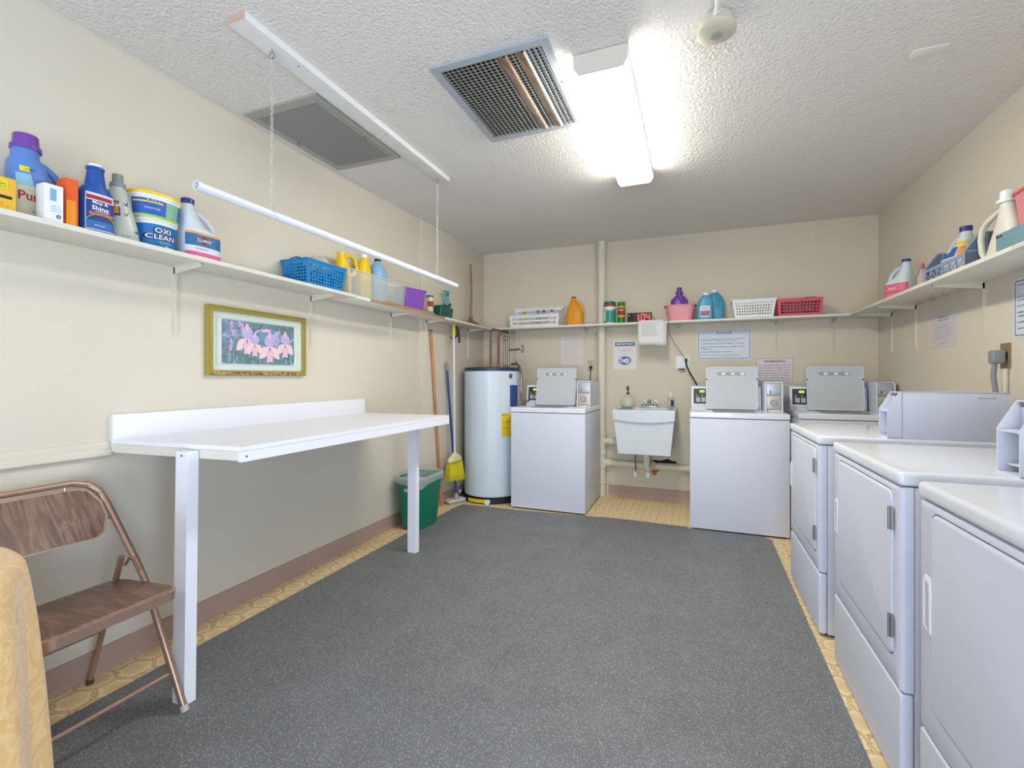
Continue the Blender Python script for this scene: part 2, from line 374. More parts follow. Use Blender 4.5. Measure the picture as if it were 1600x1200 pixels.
# ------------------------------------------------------------------ washers
def make_washer():
    W = 0.675; hw = W / 2; D = 0.70
    t = thing('washing_machine', '', 'washing machine', group='white coin operated top loading washers')
    b = MB().box(-hw, hw, -D / 2, D / 2, 0.012, 0.858, 0.006)
    b.build('cabinet', M_white, t)
    MB().box(-hw + .02, hw - .02, -D / 2 + .02, D / 2 - .02, 0.0, 0.012).build('kick_base', M_dark, t, smooth=0)
    MB().box(-hw - .001, hw + .001, -D / 2 - .003, D / 2, 0.862, 0.905, 0.008, 3).build('top_deck', M_gloss_lit, t)
    # lid standing open, hinged at the rear of the tub opening
    LW, LH = 0.385, 0.352; lx = -0.022
    b = MB().prism(rrect(LW, LH, 0.022, 5), 'y', -0.010, 0.010)
    rim = MB().ring(rrect(LW, LH, .022, 5), rrect(LW - .014, LH - .014, .018, 5), 'y', -0.016, -0.008)
    M = Matrix.Translation((lx, 0.005, 0.909)) @ Matrix.Rotation(R(-9), 4, 'X') @ Matrix.Translation((0, 0, LH / 2))
    lid = b.xf(M).build('lid', M_lidgrey, t)
    rim.xf(M).build('lid_rim', M_white, lid)
    for s in (-1, 1):
        MB().cyl((s * (LW / 2 - .004), -0.019, LH / 2 - .105), (s * (LW / 2 - .004), -0.008, LH / 2 - .105), .0055, n=10).xf(M).build('bumper', M_black, lid)
    for k in (-1, 0, 1):
        lbl = MB().prism(rrect(.069, .030, .006, 4, k * .071, LH / 2 - .058), 'y', -0.0112, -0.0102).xf(M).build('lid_label', mat('silver_label', (158, 162, 168), 0.5), lid)
        MB().prism(ell(.030, .022, 16, k * .071 + .012, LH / 2 - .058), 'y', -0.0120, -0.0112).xf(M).build('lid_label', M_wpl, lid)
    MB().prism(rrect(.3, .31, .03, 5, lx, -0.172), 'z', 0.9052, 0.9068).build('tub_opening', M_grey, t)
    # rear console with control panel
    c = MB().prism([(0.045, .905), (0.30, .905), (0.30, 1.085), (0.275, 1.10), (0.10, 1.10), (0.075, 1.095)], 'x', -hw + .008, 0.20)
    con = c.build('control_console', M_whitesh and M_white, t, smooth=0)
    def cp(x, z, o=0): return (x, 0.045 + (z - .905) / .19 * .03 - o, z)
    def panel(x0, x1, z0, z1, o, nm, m, par):
        return MB().add([cp(x0, z0, o), cp(x1, z0, o), cp(x1, z1, o), cp(x0, z1, o), cp(x0, z0, 0), cp(x1, z0, 0), cp(x1, z1, 0), cp(x0, z1, 0)], [(0, 1, 2, 3), (0, 1, 5, 4), (1, 2, 6, 5), (2, 3, 7, 6), (3, 0, 4, 7)]).build(nm, m, par, smooth=0)
    p0 = -hw + .012
    panel(p0, 0.19, .935, 1.09, .008, 'panel_bezel', M_wpl, con)
    panel(p0 + .014, 0.17, .950, 1.078, .010, 'control_panel', mat('dark_panel', (58, 62, 70), 0.35), con)
    panel(p0 + .062, p0 + .10, 1.044, 1.064, .012, 'display', mat('green_display', (150, 210, 60), 0.4, emis=0.9), con)
    for k in range(5): panel(p0 + .034 + k * .042, p0 + .066 + k * .042, .966, 1.004, .013, 'button', mat('pale_button', (176, 182, 184), 0.5), con)
    for k in range(3): panel(p0 + .036 + k * .042, p0 + .044 + k * .042, 1.012, 1.026, .0125, 'indicator', mat('lime_indicator', (190, 205, 90), 0.5), con)
    # coin box
    x0, x1 = 0.208, 0.330
    sd = [(-0.115 + .0, .905), (0.33, .905), (0.33, 1.138), (-0.06, 1.138), (-0.10, 1.125)]
    sdb = [(-0.085, .905), (0.33, .905), (0.33, 1.13), (-0.06, 1.13), (-0.075, 1.115)]
    cb = MB().prism(sdb, 'x', x0 + .008, x1 - .008).prism(sd, 'x', x0, x0 + .010).prism(sd, 'x', x1 - .010, x1).box(x0, x1, -0.07, 0.33, 1.130, 1.138)
    cbo = cb.build('coin_box', M_white, t, smooth=0)
    MB().box(x0 + .012, x1 - .012, -0.094, -0.08, 1.036, 1.125, .002).build('coin_slot_plate', mat('pale_metal', (186, 188, 196), 0.35, 0.4), cbo)
    MB().box(x0 + .034, x0 + .040, -0.0965, -0.092, 1.046, 1.072).build('coin_slot', M_black, cbo, smooth=0)
    MB().box(x0 + .012, x1 - .012, -0.096, -0.08, 0.925, 1.030, .003).build('lock_plate', mat('tan_metal', (196, 186, 172), 0.4, 0.4), cbo)
    xc = (x0 + x1) / 2
    MB().cyl((xc, -0.104, .974), (xc, -0.094, .974), .027, n=24).build('lock_ring', M_steel, cbo)
    MB().cyl((xc, -0.109, .974), (xc, -0.103, .974), .017, n=20).build('lock_core', M_chrome, cbo)
    MB().box(xc - .04, xc + .035, -0.135, -0.09, .9055, .918, .004).build('coin_tray', M_wpl, cbo)
    return t
w1 = make_washer()
def place(o, loc, rz, label, group=None):
    o.location = loc; o.rotation_euler = (0, 0, R(rz)); o['label'] = label
    if group: o['group'] = group
wash = [((-1.2, 4.277, 0), 0, 'white top loading washer with raised lid, beside the water heater'),
        ((0.305, 4.225, 0), 0, 'white top loading washer with raised lid, between the sink and the dryers'),
        ((1.06, 4.37, 0), 0, 'white top loading washer in the back right corner, mostly hidden behind dryers')]
w2 = copy_tree(w1); w3 = copy_tree(w1)
for o, a in zip((w1, w2, w3), wash): place(o, *a)

# ------------------------------------------------------------------ dryers (front faces the middle of the room)
def make_dryer():
    W = 0.665; hw = W / 2; D = 0.72; f = -D / 2
    t = thing('dryer', '', 'dryer', group='white coin operated front loading dryers')
    MB().box(-hw, hw, f + .034, -f, 0.012, .863, .004).build('cabinet', M_white, t)
    MB().box(-hw + .02, hw - .02, f + .03, -f - .02, 0, .012).build('kick_base', M_dark, t, smooth=0)
    MB().box(-hw - .003, hw + .003, f - .004, -f, .867, .907, .014, 4).build('top', M_gloss_lit, t)
    # upper front: a frame around the door, rolled side edges
    dcx, dcz, dw, dh = 0.012, .604, .555, .485
    fr = MB()
    out = rrect(W - .002, .574, .004, 6, 0, .576); inn = rrect(dw, dh, .03, 6, dcx, dcz)
    n = len(out)
    fr.ring(out, inn, 'y', f + .012, f + .032)
    outf = rrect(W - .022, .556, .004, 6, 0, .576)
    fr.v += []; o0 = len(fr.v)
    fr.add([(a, f + .012, b) for a, b in out] + [(a, f + .003, b) for a, b in rrect(W - .010, .568, .004, 6, 0, .576)] + [(a, f, b) for a, b in outf] + [(a, f, b) for a, b in inn] + [(a, f + .012, b) for a, b in inn],
           [(k * n + i, k * n + (i + 1) % n, (k + 1) * n + (i + 1) % n, (k + 1) * n + i) for k in range(4) for i in range(n)])
    fr.build('front_panel', M_white, t)
    MB().box(dcx - dw / 2 - .01, dcx + dw / 2 + .01, f + .016, f + .033, dcz - dh / 2 - .01, dcz + dh / 2 + .01).build('door_recess', M_grey, t, smooth=0)
    d = MB()
    p1 = rrect(dw - .008, dh - .008, .027, 6, dcx, dcz); p2 = rrect(dw - .016, dh - .016, .024, 6, dcx, dcz); p3 = rrect(dw - .026, dh - .026, .02, 6, dcx, dcz)
    n = len(p1)
    d.add([(a, f + .016, b) for a, b in p1] + [(a, f - .001, b) for a, b in p1] + [(a, f - .005, b) for a, b in p2] + [(a, f - .006, b) for a, b in p3],
          [(k * n + i, k * n + (i + 1) % n, (k + 1) * n + (i + 1) % n, (k + 1) * n + i) for k in range(3) for i in range(n)] + [tuple(3 * n + i for i in range(n))])
    door = d.build('door', M_white, t)
    hx, hz = -hw + .062, .615
    h = MB(); o = rrect(.042, .145, .010, 4, hx, hz); i_ = rrect(.022, .112, .008, 4, hx, hz); i2 = rrect(.034, .134, .010, 4, hx, hz)
    n = len(o)
    h.add([(a, f - .005, b) for a, b in o] + [(a, f - .016 + .008 * abs(b - hz) / .07, b) for a, b in i2] + [(a, f - .015 + .008 * abs(b - hz) / .07, b) for a, b in i_] + [(a, f - .004, b) for a, b in i_],
          [(k * n + j, k * n + (j + 1) % n, (k + 1) * n + (j + 1) % n, (k + 1) * n + j) for k in range(3) for j in range(n)])
    h.build('handle', M_wpl, door)
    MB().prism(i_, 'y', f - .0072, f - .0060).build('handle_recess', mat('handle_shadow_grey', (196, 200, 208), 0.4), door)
    for z in (.765, .455):
        MB().box(dcx + dw / 2 - .010, dcx + dw / 2 + .006, f - .010, f - .003, z - .032, z + .032).cyl((dcx + dw / 2 - .002, f - .011, z - .033), (dcx + dw / 2 - .002, f - .011, z + .033), .004, n=8).build('hinge', M_steel, door)
    lp = MB().box(-hw, hw, f, f + .032, .014, .284, .009, 3).build('lower_panel', M_white, t)
    # rear console
    MB().prism([(0.20, .907), (.335, .907), (.335, 1.06), (.30, 1.08), (.24, 1.075)], 'x', -hw + .01, hw - .14).build('rear_console', M_white, t, smooth=0)
    # coin meter case: folded sheet metal with an open front, on the right of the top
    x1 = hw - .004; x0 = x1 - .102
    yb = .30; yf = -0.105
    sd = [(yf, .907), (yb, .907), (yb, 1.108), (yf + .042, 1.108), (yf, 1.03)]
    cb = MB().prism(sd, 'x', x0, x0 + .004).prism(sd, 'x', x1 - .004, x1).box(x0, x1, yf + .042, yb, 1.104, 1.108).box(x0, x1, yf + .05, yf + .054, .907, 1.106).box(x0, x1, yf, yf + .05, .907, .911)
    co = cb.build('coin_box', M_white, t, smooth=0)
    MB().box(x0 + .004, x1 - .004, yf + .004, yf + .05, 1.022, 1.027).box(x0 + .004, x1 - .004, yf + .018, yf + .05, .93, .934).build('inner_shelf', M_white, co, smooth=0)
    MB().box(x0 + .03, x1 - .02, yf + .036, yf + .052, 1.09, 1.1035).build('top_latch', M_steel, co, smooth=0)
    MB().box(x1 - .0002, x1 + .0006, yb - .10, yb - .045, 1.083, 1.088).build('maker_badge', mat('faint_badge', (176, 180, 184), 0.4), co, smooth=0)
    return t
d1 = make_dryer(); d2 = copy_tree(d1); d3 = copy_tree(d1)
place(d1, (0.884, 2.812, 0), -90, 'far white dryer, next to the corner washer')
place(d2, (0.896, 1.948, 0), -90, 'middle white dryer of the three, door and both hinges fully visible')
place(d3, (0.896, 1.163, 0), -90, 'nearest white dryer, cut off by the right edge of the photo')

# ------------------------------------------------------------------ white work table
t = thing('work_table', 'long white laminate folding table with backsplash, against the left wall', 'table', (-1.85, 1.95, 0))
def tl(x, y): return (x + 1.85, y - 1.95)
top = [tl(-2.176, 1.172), tl(-1.512, 1.216), tl(-1.512, 2.742), tl(-2.176, 2.722)]
MB().prism(top, 'z', .905, .921).build('tabletop', M_lam, t, smooth=0)
g = MB(); ins = [tl(-2.17, 1.176), tl(-1.515, 1.219), tl(-1.515, 2.739), tl(-2.17, 2.719)]
g.prism(ins, 'z', .9035, .9052).build('top_seam', mat('brown_seam', (96, 76, 68), 0.7), t, smooth=0)
MB().add([(*tl(-2.176, 1.174), .870), (*tl(-1.516, 1.218), .870), (*tl(-1.516, 1.236), .870), (*tl(-2.176, 1.192), .870), (*tl(-2.176, 1.174), .904), (*tl(-1.516, 1.218), .904), (*tl(-1.516, 1.236), .904), (*tl(-2.176, 1.192), .904)],
         [(0, 1, 2, 3), (4, 5, 6, 7), (0, 1, 5, 4), (1, 2, 6, 5), (2, 3, 7, 6), (3, 0, 4, 7)]).build('end_apron', M_edge, t, smooth=0)
MB().box(*[tl(-1.532, 0)[0], tl(-1.512, 0)[0]], tl(0, 1.217)[1], tl(0, 2.742)[1], .866, .904).build('front_apron', M_lam, t, smooth=0)
MB().box(tl(-2.176, 0)[0], tl(-1.532, 0)[0], tl(0, 2.702)[1], tl(0, 2.722)[1], .870, .904).build('end_apron', M_edge, t, smooth=0)
MB().box(tl(-2.193, 0)[0], tl(-2.176, 0)[0], tl(0, 1.174)[1], tl(0, 2.722)[1], .875, 1.021, .001).build('backsplash', M_lam, t)
MB().box(tl(-2.194, 0)[0], tl(-2.176, 0)[0], tl(0, 1.170)[1], tl(0, 1.174)[1], .875, 1.021).build('backsplash_end', M_edge, t, smooth=0)
def leg(xa, ya, xb, yb, zt, wx=.062, wy=.042, label=None):
    m = MB(); x, y = tl(xa, ya); X, Y = tl(xb, yb)
    m.add([(x - wx / 2, y - wy / 2, .0065), (x + wx / 2, y - wy / 2, .0065), (x + wx / 2, y + wy / 2, .0065), (x - wx / 2, y + wy / 2, .0065),
           (X - wx / 2, Y - wy / 2, zt), (X + wx / 2, Y - wy / 2, zt), (X + wx / 2, Y + wy / 2, zt), (X - wx / 2, Y + wy / 2, zt)],
          [(0, 1, 2, 3), (4, 5, 6, 7), (0, 1, 5, 4), (1, 2, 6, 5), (2, 3, 7, 6), (3, 0, 4, 7)])
    return m.build('leg', M_lam, t, smooth=0)
leg(-1.712, 1.146, -1.745, 1.180, .900)
leg(-1.752, 2.684, -1.752, 2.690, .903)
MB().cyl((*tl(-1.742, 1.158), .885), (*tl(-1.742, 1.1555), .885), .004, n=8).cyl((*tl(-1.513, 1.235), .885), (*tl(-1.510, 1.235), .885), .004, n=8).build('screw', M_steel, t)

# ------------------------------------------------------------------ folding chair
t = thing('folding_chair', 'brown metal folding chair with woodgrain seat and backrest, before the left wall', 'chair', (-1.85, 0.9, 0))
def c3(x, y, z): return (x + 1.85, y - 0.9, z)
y0, y1 = 0.705, 1.10
def arc(cx, cy, r, a0, a1, n): return [(cx + r * cos(R(a0 + (a1 - a0) * i / n)), cy + r * sin(R(a0 + (a1 - a0) * i / n))) for i in range(n + 1)]
def side(y, s):   # front tube from foot up past the seat
    return [c3(-1.662, y + .012 * s, .018), c3(-1.70, y + .008 * s, .11), c3(-1.845, y - .006 * s, .45), c3(-1.89, y - .008 * s, .51)]
bend_r = [c3(-2.045, y1 - .014, .70), c3(-2.07, y1 - .026, .745), c3(-2.085, y1 - .055, .775), c3(-2.093, y1 - .10, .788)]
bend_l = [c3(-2.045, y0 + .014, .70), c3(-2.07, y0 + .026, .745), c3(-2.085, y0 + .055, .775), c3(-2.093, y0 + .10, .788)]
MB().tube(side(y1, 1) + bend_r + bend_l[::-1] + side(y0, -1)[::-1], .0115, 12).build('front_frame', M_bronze, t)
for y, s in ((y1 - .045, 1), (y0 + .045, -1)):
    lg = MB().tube([c3(-2.15, y + .03 * s, .016), c3(-1.905, y, .53)], .010, 10).build('rear_leg', M_bronze, t)
    MB().cyl(c3(-2.153, y + .03 * s, .002), c3(-2.146, y + .03 * s, .022), .0125, .0115, n=12).build('foot_cap', mat('brown_foot', (92, 72, 62), 0.6), lg)
    MB().cyl(c3(-1.6565, (y1 + .0125) if s > 0 else (y0 - .0125), .0066), c3(-1.664, (y1 + .012) if s > 0 else (y0 - .012), .026), .0135, .0125, n=12).build('foot_cap', mat('pale_foot', (196, 186, 180), 0.5), t)
MB().tube([c3(-1.717, y0 - .01, .13), c3(-1.717, y1 + .01, .13)], .007, 10).build('front_stretcher', M_bronze, t)
MB().tube([c3(-2.045, y0 + .035, .235), c3(-2.045, y1 - .035, .235)], .007, 10).build('rear_stretcher', M_bronze, t)
# seat pan slopes to the rear
sp = rrect(.345, .385, .055, 7, -1.81, 0.9)
def sz(x): return .432 + (x + 1.81) * .06
sm = MB(); n = len(sp)
sm.add([c3(x, y, sz(x) - .022) for x, y in sp] + [c3(x, y, sz(x) + .006) for x, y in sp] + [c3(-1.81 + (x + 1.81) * .96, .9 + (y - .9) * .965, sz(x) + .010) for x, y in sp],
       [(k * n + i, k * n + (i + 1) % n, (k + 1) * n + (i + 1) % n, (k + 1) * n + i) for k in range(2) for i in range(n)] + [tuple(range(n))[::-1]])
sm.build('seat_frame', M_bronze, t)
s2 = MB().add([c3(-1.81 + (x + 1.81) * .955, .9 + (y - .9) * .96, sz(x) + .009) for x, y in sp] + [c3(-1.81 + (x + 1.81) * .94, .9 + (y - .9) * .95, sz(x) + .013) for x, y in sp],
       [(i, (i + 1) % n, n + (i + 1) % n, n + i) for i in range(n)] + [tuple(n + i for i in range(n))])
s2.build('seat', M_walnut, t)
# curved backrest panel
def bk(y, z, o=0):
    u = (y - .9) / .17
    return c3(-2.092 + .018 * (1 - u * u) * -1 + (.775 - z) * .72 + o, y, z)
def bpts(sc):
    P = []
    for a, b in rrect(.335 * sc, .155 * (sc if sc > .97 else sc - .02), .052, 7, 0, 0):
        z = .690 + b - (0.020 * (1 - (a / .17) ** 2) if b < 0 else 0)
        P.append((.9 + a, z))
    return P
def panel(sc, o0, o1, nm, m):
    P = bpts(sc); n = len(P); mb = MB()
    # fill as strips between left and right halves so that the curve survives
    cols = 14; ys = [.9 - .1675 * sc + .335 * sc * i / cols for i in range(cols + 1)]
    def zr(y):
        hit = []
        for (ya, za), (yb, zb) in zip(P, P[1:] + P[:1]):
            if (ya - y) * (yb - y) <= 0 and abs(ya - yb) > 1e-9: hit.append(za + (zb - za) * (y - ya) / (yb - ya))
        return (min(hit), max(hit)) if hit else (.69, .69)
    vs = []
    for o in (o0, o1):
        for y in ys:
            yy = min(max(y, ys[0] + 1e-5), ys[-1] - 1e-5); lo, hi = zr(yy)
            vs += [bk(y, lo, o), bk(y, (lo + hi) / 2, o), bk(y, hi, o)]
    q = 3 * (cols + 1); fs = []
    for k in range(2):
        for i in range(cols):
            for j in range(2): fs.append((k * q + i * 3 + j, k * q + (i + 1) * 3 + j, k * q + (i + 1) * 3 + j + 1, k * q + i * 3 + j + 1))
    for i in range(cols):
        for j in (0, 2): fs.append((i * 3 + j, (i + 1) * 3 + j, q + (i + 1) * 3 + j, q + i * 3 + j))
    for i in (0, cols):
        for j in range(2): fs.append((i * 3 + j, i * 3 + j + 1, q + i * 3 + j + 1, q + i * 3 + j))
    mb.add(vs, fs); return mb.build(nm, m, t, smooth=40)
panel(1.0, 0.0, 0.006, 'backrest_frame', mat('pale_bronze_paint', (186, 160, 138), 0.35, 0.4))
panel(0.955, .003, .0095, 'backrest', M_walnut2)
bf = MB(); 
for s in (-1, 1): bf.tube([c3(-2.035, .9 + s * .166, .655), c3(-2.005, .9 + s * .185, .65)], .004, 8)
bf.tube([c3(-2.092, .98, .765), c3(-2.093, .98, .785)], .004, 8)
bf.build('backrest_bracket', M_bronze, t)
for s in (-1, 1):
    y = .9 + s * .178
    MB().tube([c3(-1.925, y, .49), c3(-1.895, y, .525), c3(-1.87, y + .006 * s, .515), c3(-1.85, y + .008 * s, .48)], .005, 8).build('folding_link', M_bronze, t)

# ------------------------------------------------------------------ round table with gold cloth (lower left)
cx0, cy0 = -1.60, 0.278
t = thing('round_table', 'small round table hidden under the gold cloth at the lower left', 'table', (cx0, cy0, 0))
MB().lathe([(.352, .725), (.352, .745)], n=40).build('tabletop', M_plank, t)
MB().cyl((0, 0, .03), (0, 0, .725), .035, n=16).build('pedestal', M_bronze, t)
MB().lathe([(.24, .007), (.24, .02), (.04, .045)], n=24).build('pedestal_base', M_bronze, t)
cl = MB(); n = 160
prof = [(0, .7475, 0), (.2, .7475, 0), (.34, .7475, 0), (.352, .746, .02), (.360, .738, .08), (.364, .70, .25), (.372, .60, .5), (.380, .45, .75), (.388, .28, .9), (.394, .12, 1), (.398, .02, 1)]
vs = []
for r, z, a in prof:
    for j in range(n):
        th = 2 * pi * j / n; f = sin(th * 17 + .6) * .6 + sin(th * 11 + 1.1) * .4 + .25 * sin(th * 29)
        rr = r + a * .017 * f; vs.append((rr * cos(th), rr * sin(th), z))
cl.add(vs, [(i * n + j, i * n + (j + 1) % n, (i + 1) * n + (j + 1) % n, (i + 1) * n + j) for i in range(len(prof) - 1) for j in range(n)])
cl.build('tablecloth', M_cloth, None, loc=(cx0, cy0, 0), label='gold damask tablecloth falling in folds at the lower left corner', cat='tablecloth', solid=.002, smooth=60)

# ------------------------------------------------------------------ shelves with their brackets
ZS = 1.69; TH = .019
def bracket(b, along, pos, wall, out, length=.32, arm=.185, w=.024, drop=None):
    # stamped steel shelf bracket: wall leg, arm, rib
    z1 = ZS - TH; z0 = z1 - length; sgn = out
    def P(a, d, z):
        return (wall + sgn * d, a, z) if along == 'y' else (a, wall - d, z)
    def bx(a0, a1, d0, d1, za, zb, zc=None, zd=None):
        vs = [P(a0, d0, za), P(a1, d0, za), P(a1, d1, zc if zc is not None else za), P(a0, d1, zc if zc is not None else za), P(a0, d0, zb), P(a1, d0, zb), P(a1, d1, zd if zd is not None else zb), P(a0, d1, zd if zd is not None else zb)]
        b.add(vs, [(0, 1, 2, 3), (4, 5, 6, 7), (0, 1, 5, 4), (1, 2, 6, 5), (2, 3, 7, 6), (3, 0, 4, 7)])
    bx(pos - w / 2, pos + w / 2, 0, .004, z0, z1)
    bx(pos - w / 2, pos + w / 2, 0, arm, z1 - .004, z1)
    bx(pos - .005, pos + .005, 0, .012, z0 + .02, z1)
    bx(pos - .005, pos + .005, 0, arm, z1 - .035, z1, z1 - .012, z1)
    return b
t = thing('wall_shelf', 'long white wall shelf above the picture and the work table', 'shelf', (XL, 1, 0))
tr = lambda mb: mb.xf(Matrix.Translation((-XL, -1, 0)))
tr(MB().box(XL, -1.975, YF + .01, 2.395, ZS - TH, ZS, .002)).build('shelf_board', M_whitesh, t)
for y in (-.6, .55, 1.425, 2.235): tr(bracket(MB(), 'y', y, XL, 1)).build('bracket', M_wall, t)
t = thing('wall_shelf', 'white wall shelf with brown unpainted edge, from clear bin to back corner', 'shelf', (XL, 3, 0))
tr = lambda mb: mb.xf(Matrix.Translation((-XL, -3, 0)))
tr(MB().box(XL + .0225, -1.972, 2.397, 4.508, ZS - TH - .004, ZS - .004, .002)).build('shelf_board', M_whitesh, t)
tr(MB().box(-1.972, -1.969, 2.52, 3.50, ZS - TH - .003, ZS - .005)).build('edge_strip', M_plank, t, smooth=0, label='bare brown front edge')
for y in (3.05,): tr(bracket(MB(), 'y', y, XL, 1)).build('bracket', M_wall, t)
for y in (3.53, 4.335): tr(bracket(MB(), 'y', y, XL + .022, 1, arm=.17)).build('bracket', M_wall, t)
t = thing('wall_shelf', 'white wall shelf along the back wall above the sink and washers', 'shelf', (0, YB, 0))
tr = lambda mb: mb.xf(Matrix.Translation((0, -YB, 0)))
tr(MB().box(XL + .022, -.915, 4.51, YB, ZS - TH, ZS, .002).box(-.9155, -.805, 4.51, 4.63, ZS - TH, ZS, .001).box(-.8055, XR, 4.51, YB, ZS - TH, ZS, .002)).build('shelf_board', M_whitesh, t)
for x in (-1.80, -1.02, -.14, .671, 1.10): tr(bracket(MB(), 'x', x, YB, 1)).build('bracket', M_wall, t)
t = thing('wall_shelf', 'white wall shelf on the right wall above the dryers', 'shelf', (XR, 3, 0))
tr = lambda mb: mb.xf(Matrix.Translation((-XR, -3, 0)))
tr(MB().box(1.165, XR, .6, 2.43, ZS - TH, ZS, .002).box(1.165, XR, 2.434, 4.508, ZS - TH, ZS, .002)).build('shelf_board', M_whitesh, t)
for y in (1.6, 3.19, 4.0, 4.42): tr(bracket(MB(), 'y', y, XR, -1, arm=.22)).build('bracket', M_wall, t)
for y in (3.72, 3.55, 3.40):
    z = ZS - TH
    tr(MB().tube([(1.33, y, z), (1.33, y, z - .012), (1.322, y, z - .022), (1.328, y, z - .034), (1.342, y, z - .034), (1.348, y, z - .024)], .0018, 6)).build('cup_hook', M_steel, t)

# ------------------------------------------------------------------ containers, bottles
PLM = lambda nm, c, r=.35, **k: mat(nm, c, r, var=.03, **k)
M_purple = PLM('purple_plastic', (112, 66, 158)); M_blue = PLM('cornflower_plastic', (92, 132, 200)); M_dblue = PLM('deep_blue_plastic', (34, 82, 160))
M_frost = PLM('frosted_plastic', (206, 216, 224), .4); M_navycap = PLM('navy_cap', (44, 54, 128)); M_yel = PLM('yellow_plastic', (240, 204, 32))
M_teal = PLM('teal_plastic', (30, 120, 110)); M_pink = PLM('pink_plastic', (222, 140, 146)); M_cyan = PLM('cyan_plastic', (88, 164, 204))
M_amber = PLM('amber_plastic', (226, 150, 32)); M_lblue = PLM('pale_blue_plastic', (140, 178, 214), .35); M_orange = PLM('orange_card', (232, 96, 36), .6)
M_bbas = PLM('bright_blue_plastic', (28, 128, 190)); M_cream = PLM('cream_plastic', (228, 226, 212)); M_wcap = PLM('white_cap', (238, 240, 242), .3)
M_grnd = PLM('dark_green_plastic', (20, 84, 66)); M_green = PLM('green_bin_plastic', (14, 118, 92), .45); M_violet = PLM('violet_plastic', (130, 76, 176))
M_cardg = PLM('gold_card', (232, 186, 52), .55); M_rose = PLM('rose_plastic', (214, 88, 110)); M_slate = PLM('slate_blue_plastic', (98, 112, 132), .5)

def bottle(name, label, secs, mbody, loc, rz, cap=None, handle=None, labels=(), texts=(), group=None, cat='bottle'):
    t = thing(name, label, cat, loc, rz, group)
    b = MB().loft(secs)
    if handle: b.tube(handle[0], handle[1], 10)
    b.build('body', mbody, t)
    if cap:
        prof, cm, cx = cap; MB().lathe(prof, cx=cx, n=20).build('cap', cm, t)
    for (z0, z1, a0, a1, m, off) in labels:
        MB().patch(secs, z0, z1, a0, a1, off).build('label_print', m, t)
    for (s, m, x, z, w_, h_) in texts:
        text(s, m, t, x, z, w=w_, h=h_, secs=secs, bold=.02)
    return t
XLs = -2.085
# -- left shelf, near end
def carton(name, label, loc, rz, w_, d, h, m, cat='box', group=None):
    t = thing(name, label, cat, loc, rz, group)
    MB().box(-w_ / 2, w_ / 2, -d / 2, d / 2, 0, h, .0015).build('carton', m, t)
    return t
t = carton('detergent_box', 'small yellow cardboard box at the near end of the left shelf', (-2.03, .745, ZS), 90, .14, .06, .105, M_cardg)
MB().box(-.062, .05, -.0315, -.030, .068, .098).build('label_print', mat('lime_print', (222, 214, 40), .6), t, smooth=0)
MB().box(-.062, .06, -.0315, -.030, .038, .047).build('label_print', M_blk, t, smooth=0)
lines(M_blk, t, -.058, .045, (.092, .082, .074), -.032, .002); text('ADVANCED', M_wink, t, 0, .0425, y=-.032, h=.005); lines(mat('orange_ink', (200, 120, 30), .6), t, -.058, .055, (.03, .024, .016), -.031, .002)

s = [(0, .0, 0, .066, .046, 3), (.01, 0, 0, .072, .050, 3.4), (.10, 0, 0, .073, .050, 3.4), (.13, -.010, 0, .062, .049, 3), (.165, -.022, 0, .050, .048, 3), (.20, -.026, 0, .046, .044, 2.6), (.222, -.028, 0, .036, .036, 2), (.25, -.028, 0, .035, .035, 2)]
bottle('detergent_jug', 'big cornflower blue detergent jug with a purple cap, behind the small boxes', s, M_blue, (-2.115, .912, ZS), 90,
       cap=([(.040, .248), (.040, .262), (.034, .264), (.032, .298), (.029, .301)], M_purple, -.026),
       handle=([(-.01, 0, .218), (.022, 0, .210), (.050, 0, .188), (.067, 0, .155), (.072, 0, .12), (.066, 0, .09)], .0125),
       labels=[(.012, .118, 205, 325, mat('sand_print', (206, 200, 176), .5), .001), (.118, .158, 215, 262, mat('aqua_print', (140, 190, 214), .5), .0012), (.164, .182, 232, 262, mat('lime_print', (222, 214, 40), .6), .0016)],
       texts=[('Pure', M_red, -.03, .085, .062, .03), ('2x ULTRA', M_blk, -.035, .173, .022, .005), ('free & gentle', M_blk, -.01, .035, .04, .005)])
t = carton('carton', 'white carton with pale blue stripe standing before the big blue jug', (-2.012, .903, ZS), 90, .050, .050, .122, M_wpl)
MB().box(-.010, .006, -.0262, -.0245, .068, .108).build('label_print', mat('aqua_print2', (120, 176, 208), .5), t, smooth=0)
lines(mat('pale_blue_ink', (150, 190, 220), .6), t, -.008, .020, (.05, .042, .034), -.0262, .003); MB().ring(ell(.012, .012, 16, .012, .018), ell(.006, .006, 16, .012, .018), 'y', -.0262, -.0252).build('emblem', M_navy, t)
t = carton('carton', 'narrow orange carton between the white carton and the blue bottle', (-2.033, .960, ZS), 90, .034, .06, .166, M_orange)
MB().box(-.017, .010, -.0312, -.0302, .0, .09).build('label_print', mat('amber_print', (240, 150, 40), .6), t, smooth=0)
s = [(0, 0, 0, .046, .030, 3), (.008, 0, 0, .052, .034, 3.2), (.14, 0, 0, .053, .034, 3.2), (.162, 0, 0, .045, .032, 2.6), (.178, 0, 0, .033, .031, 2.2)]
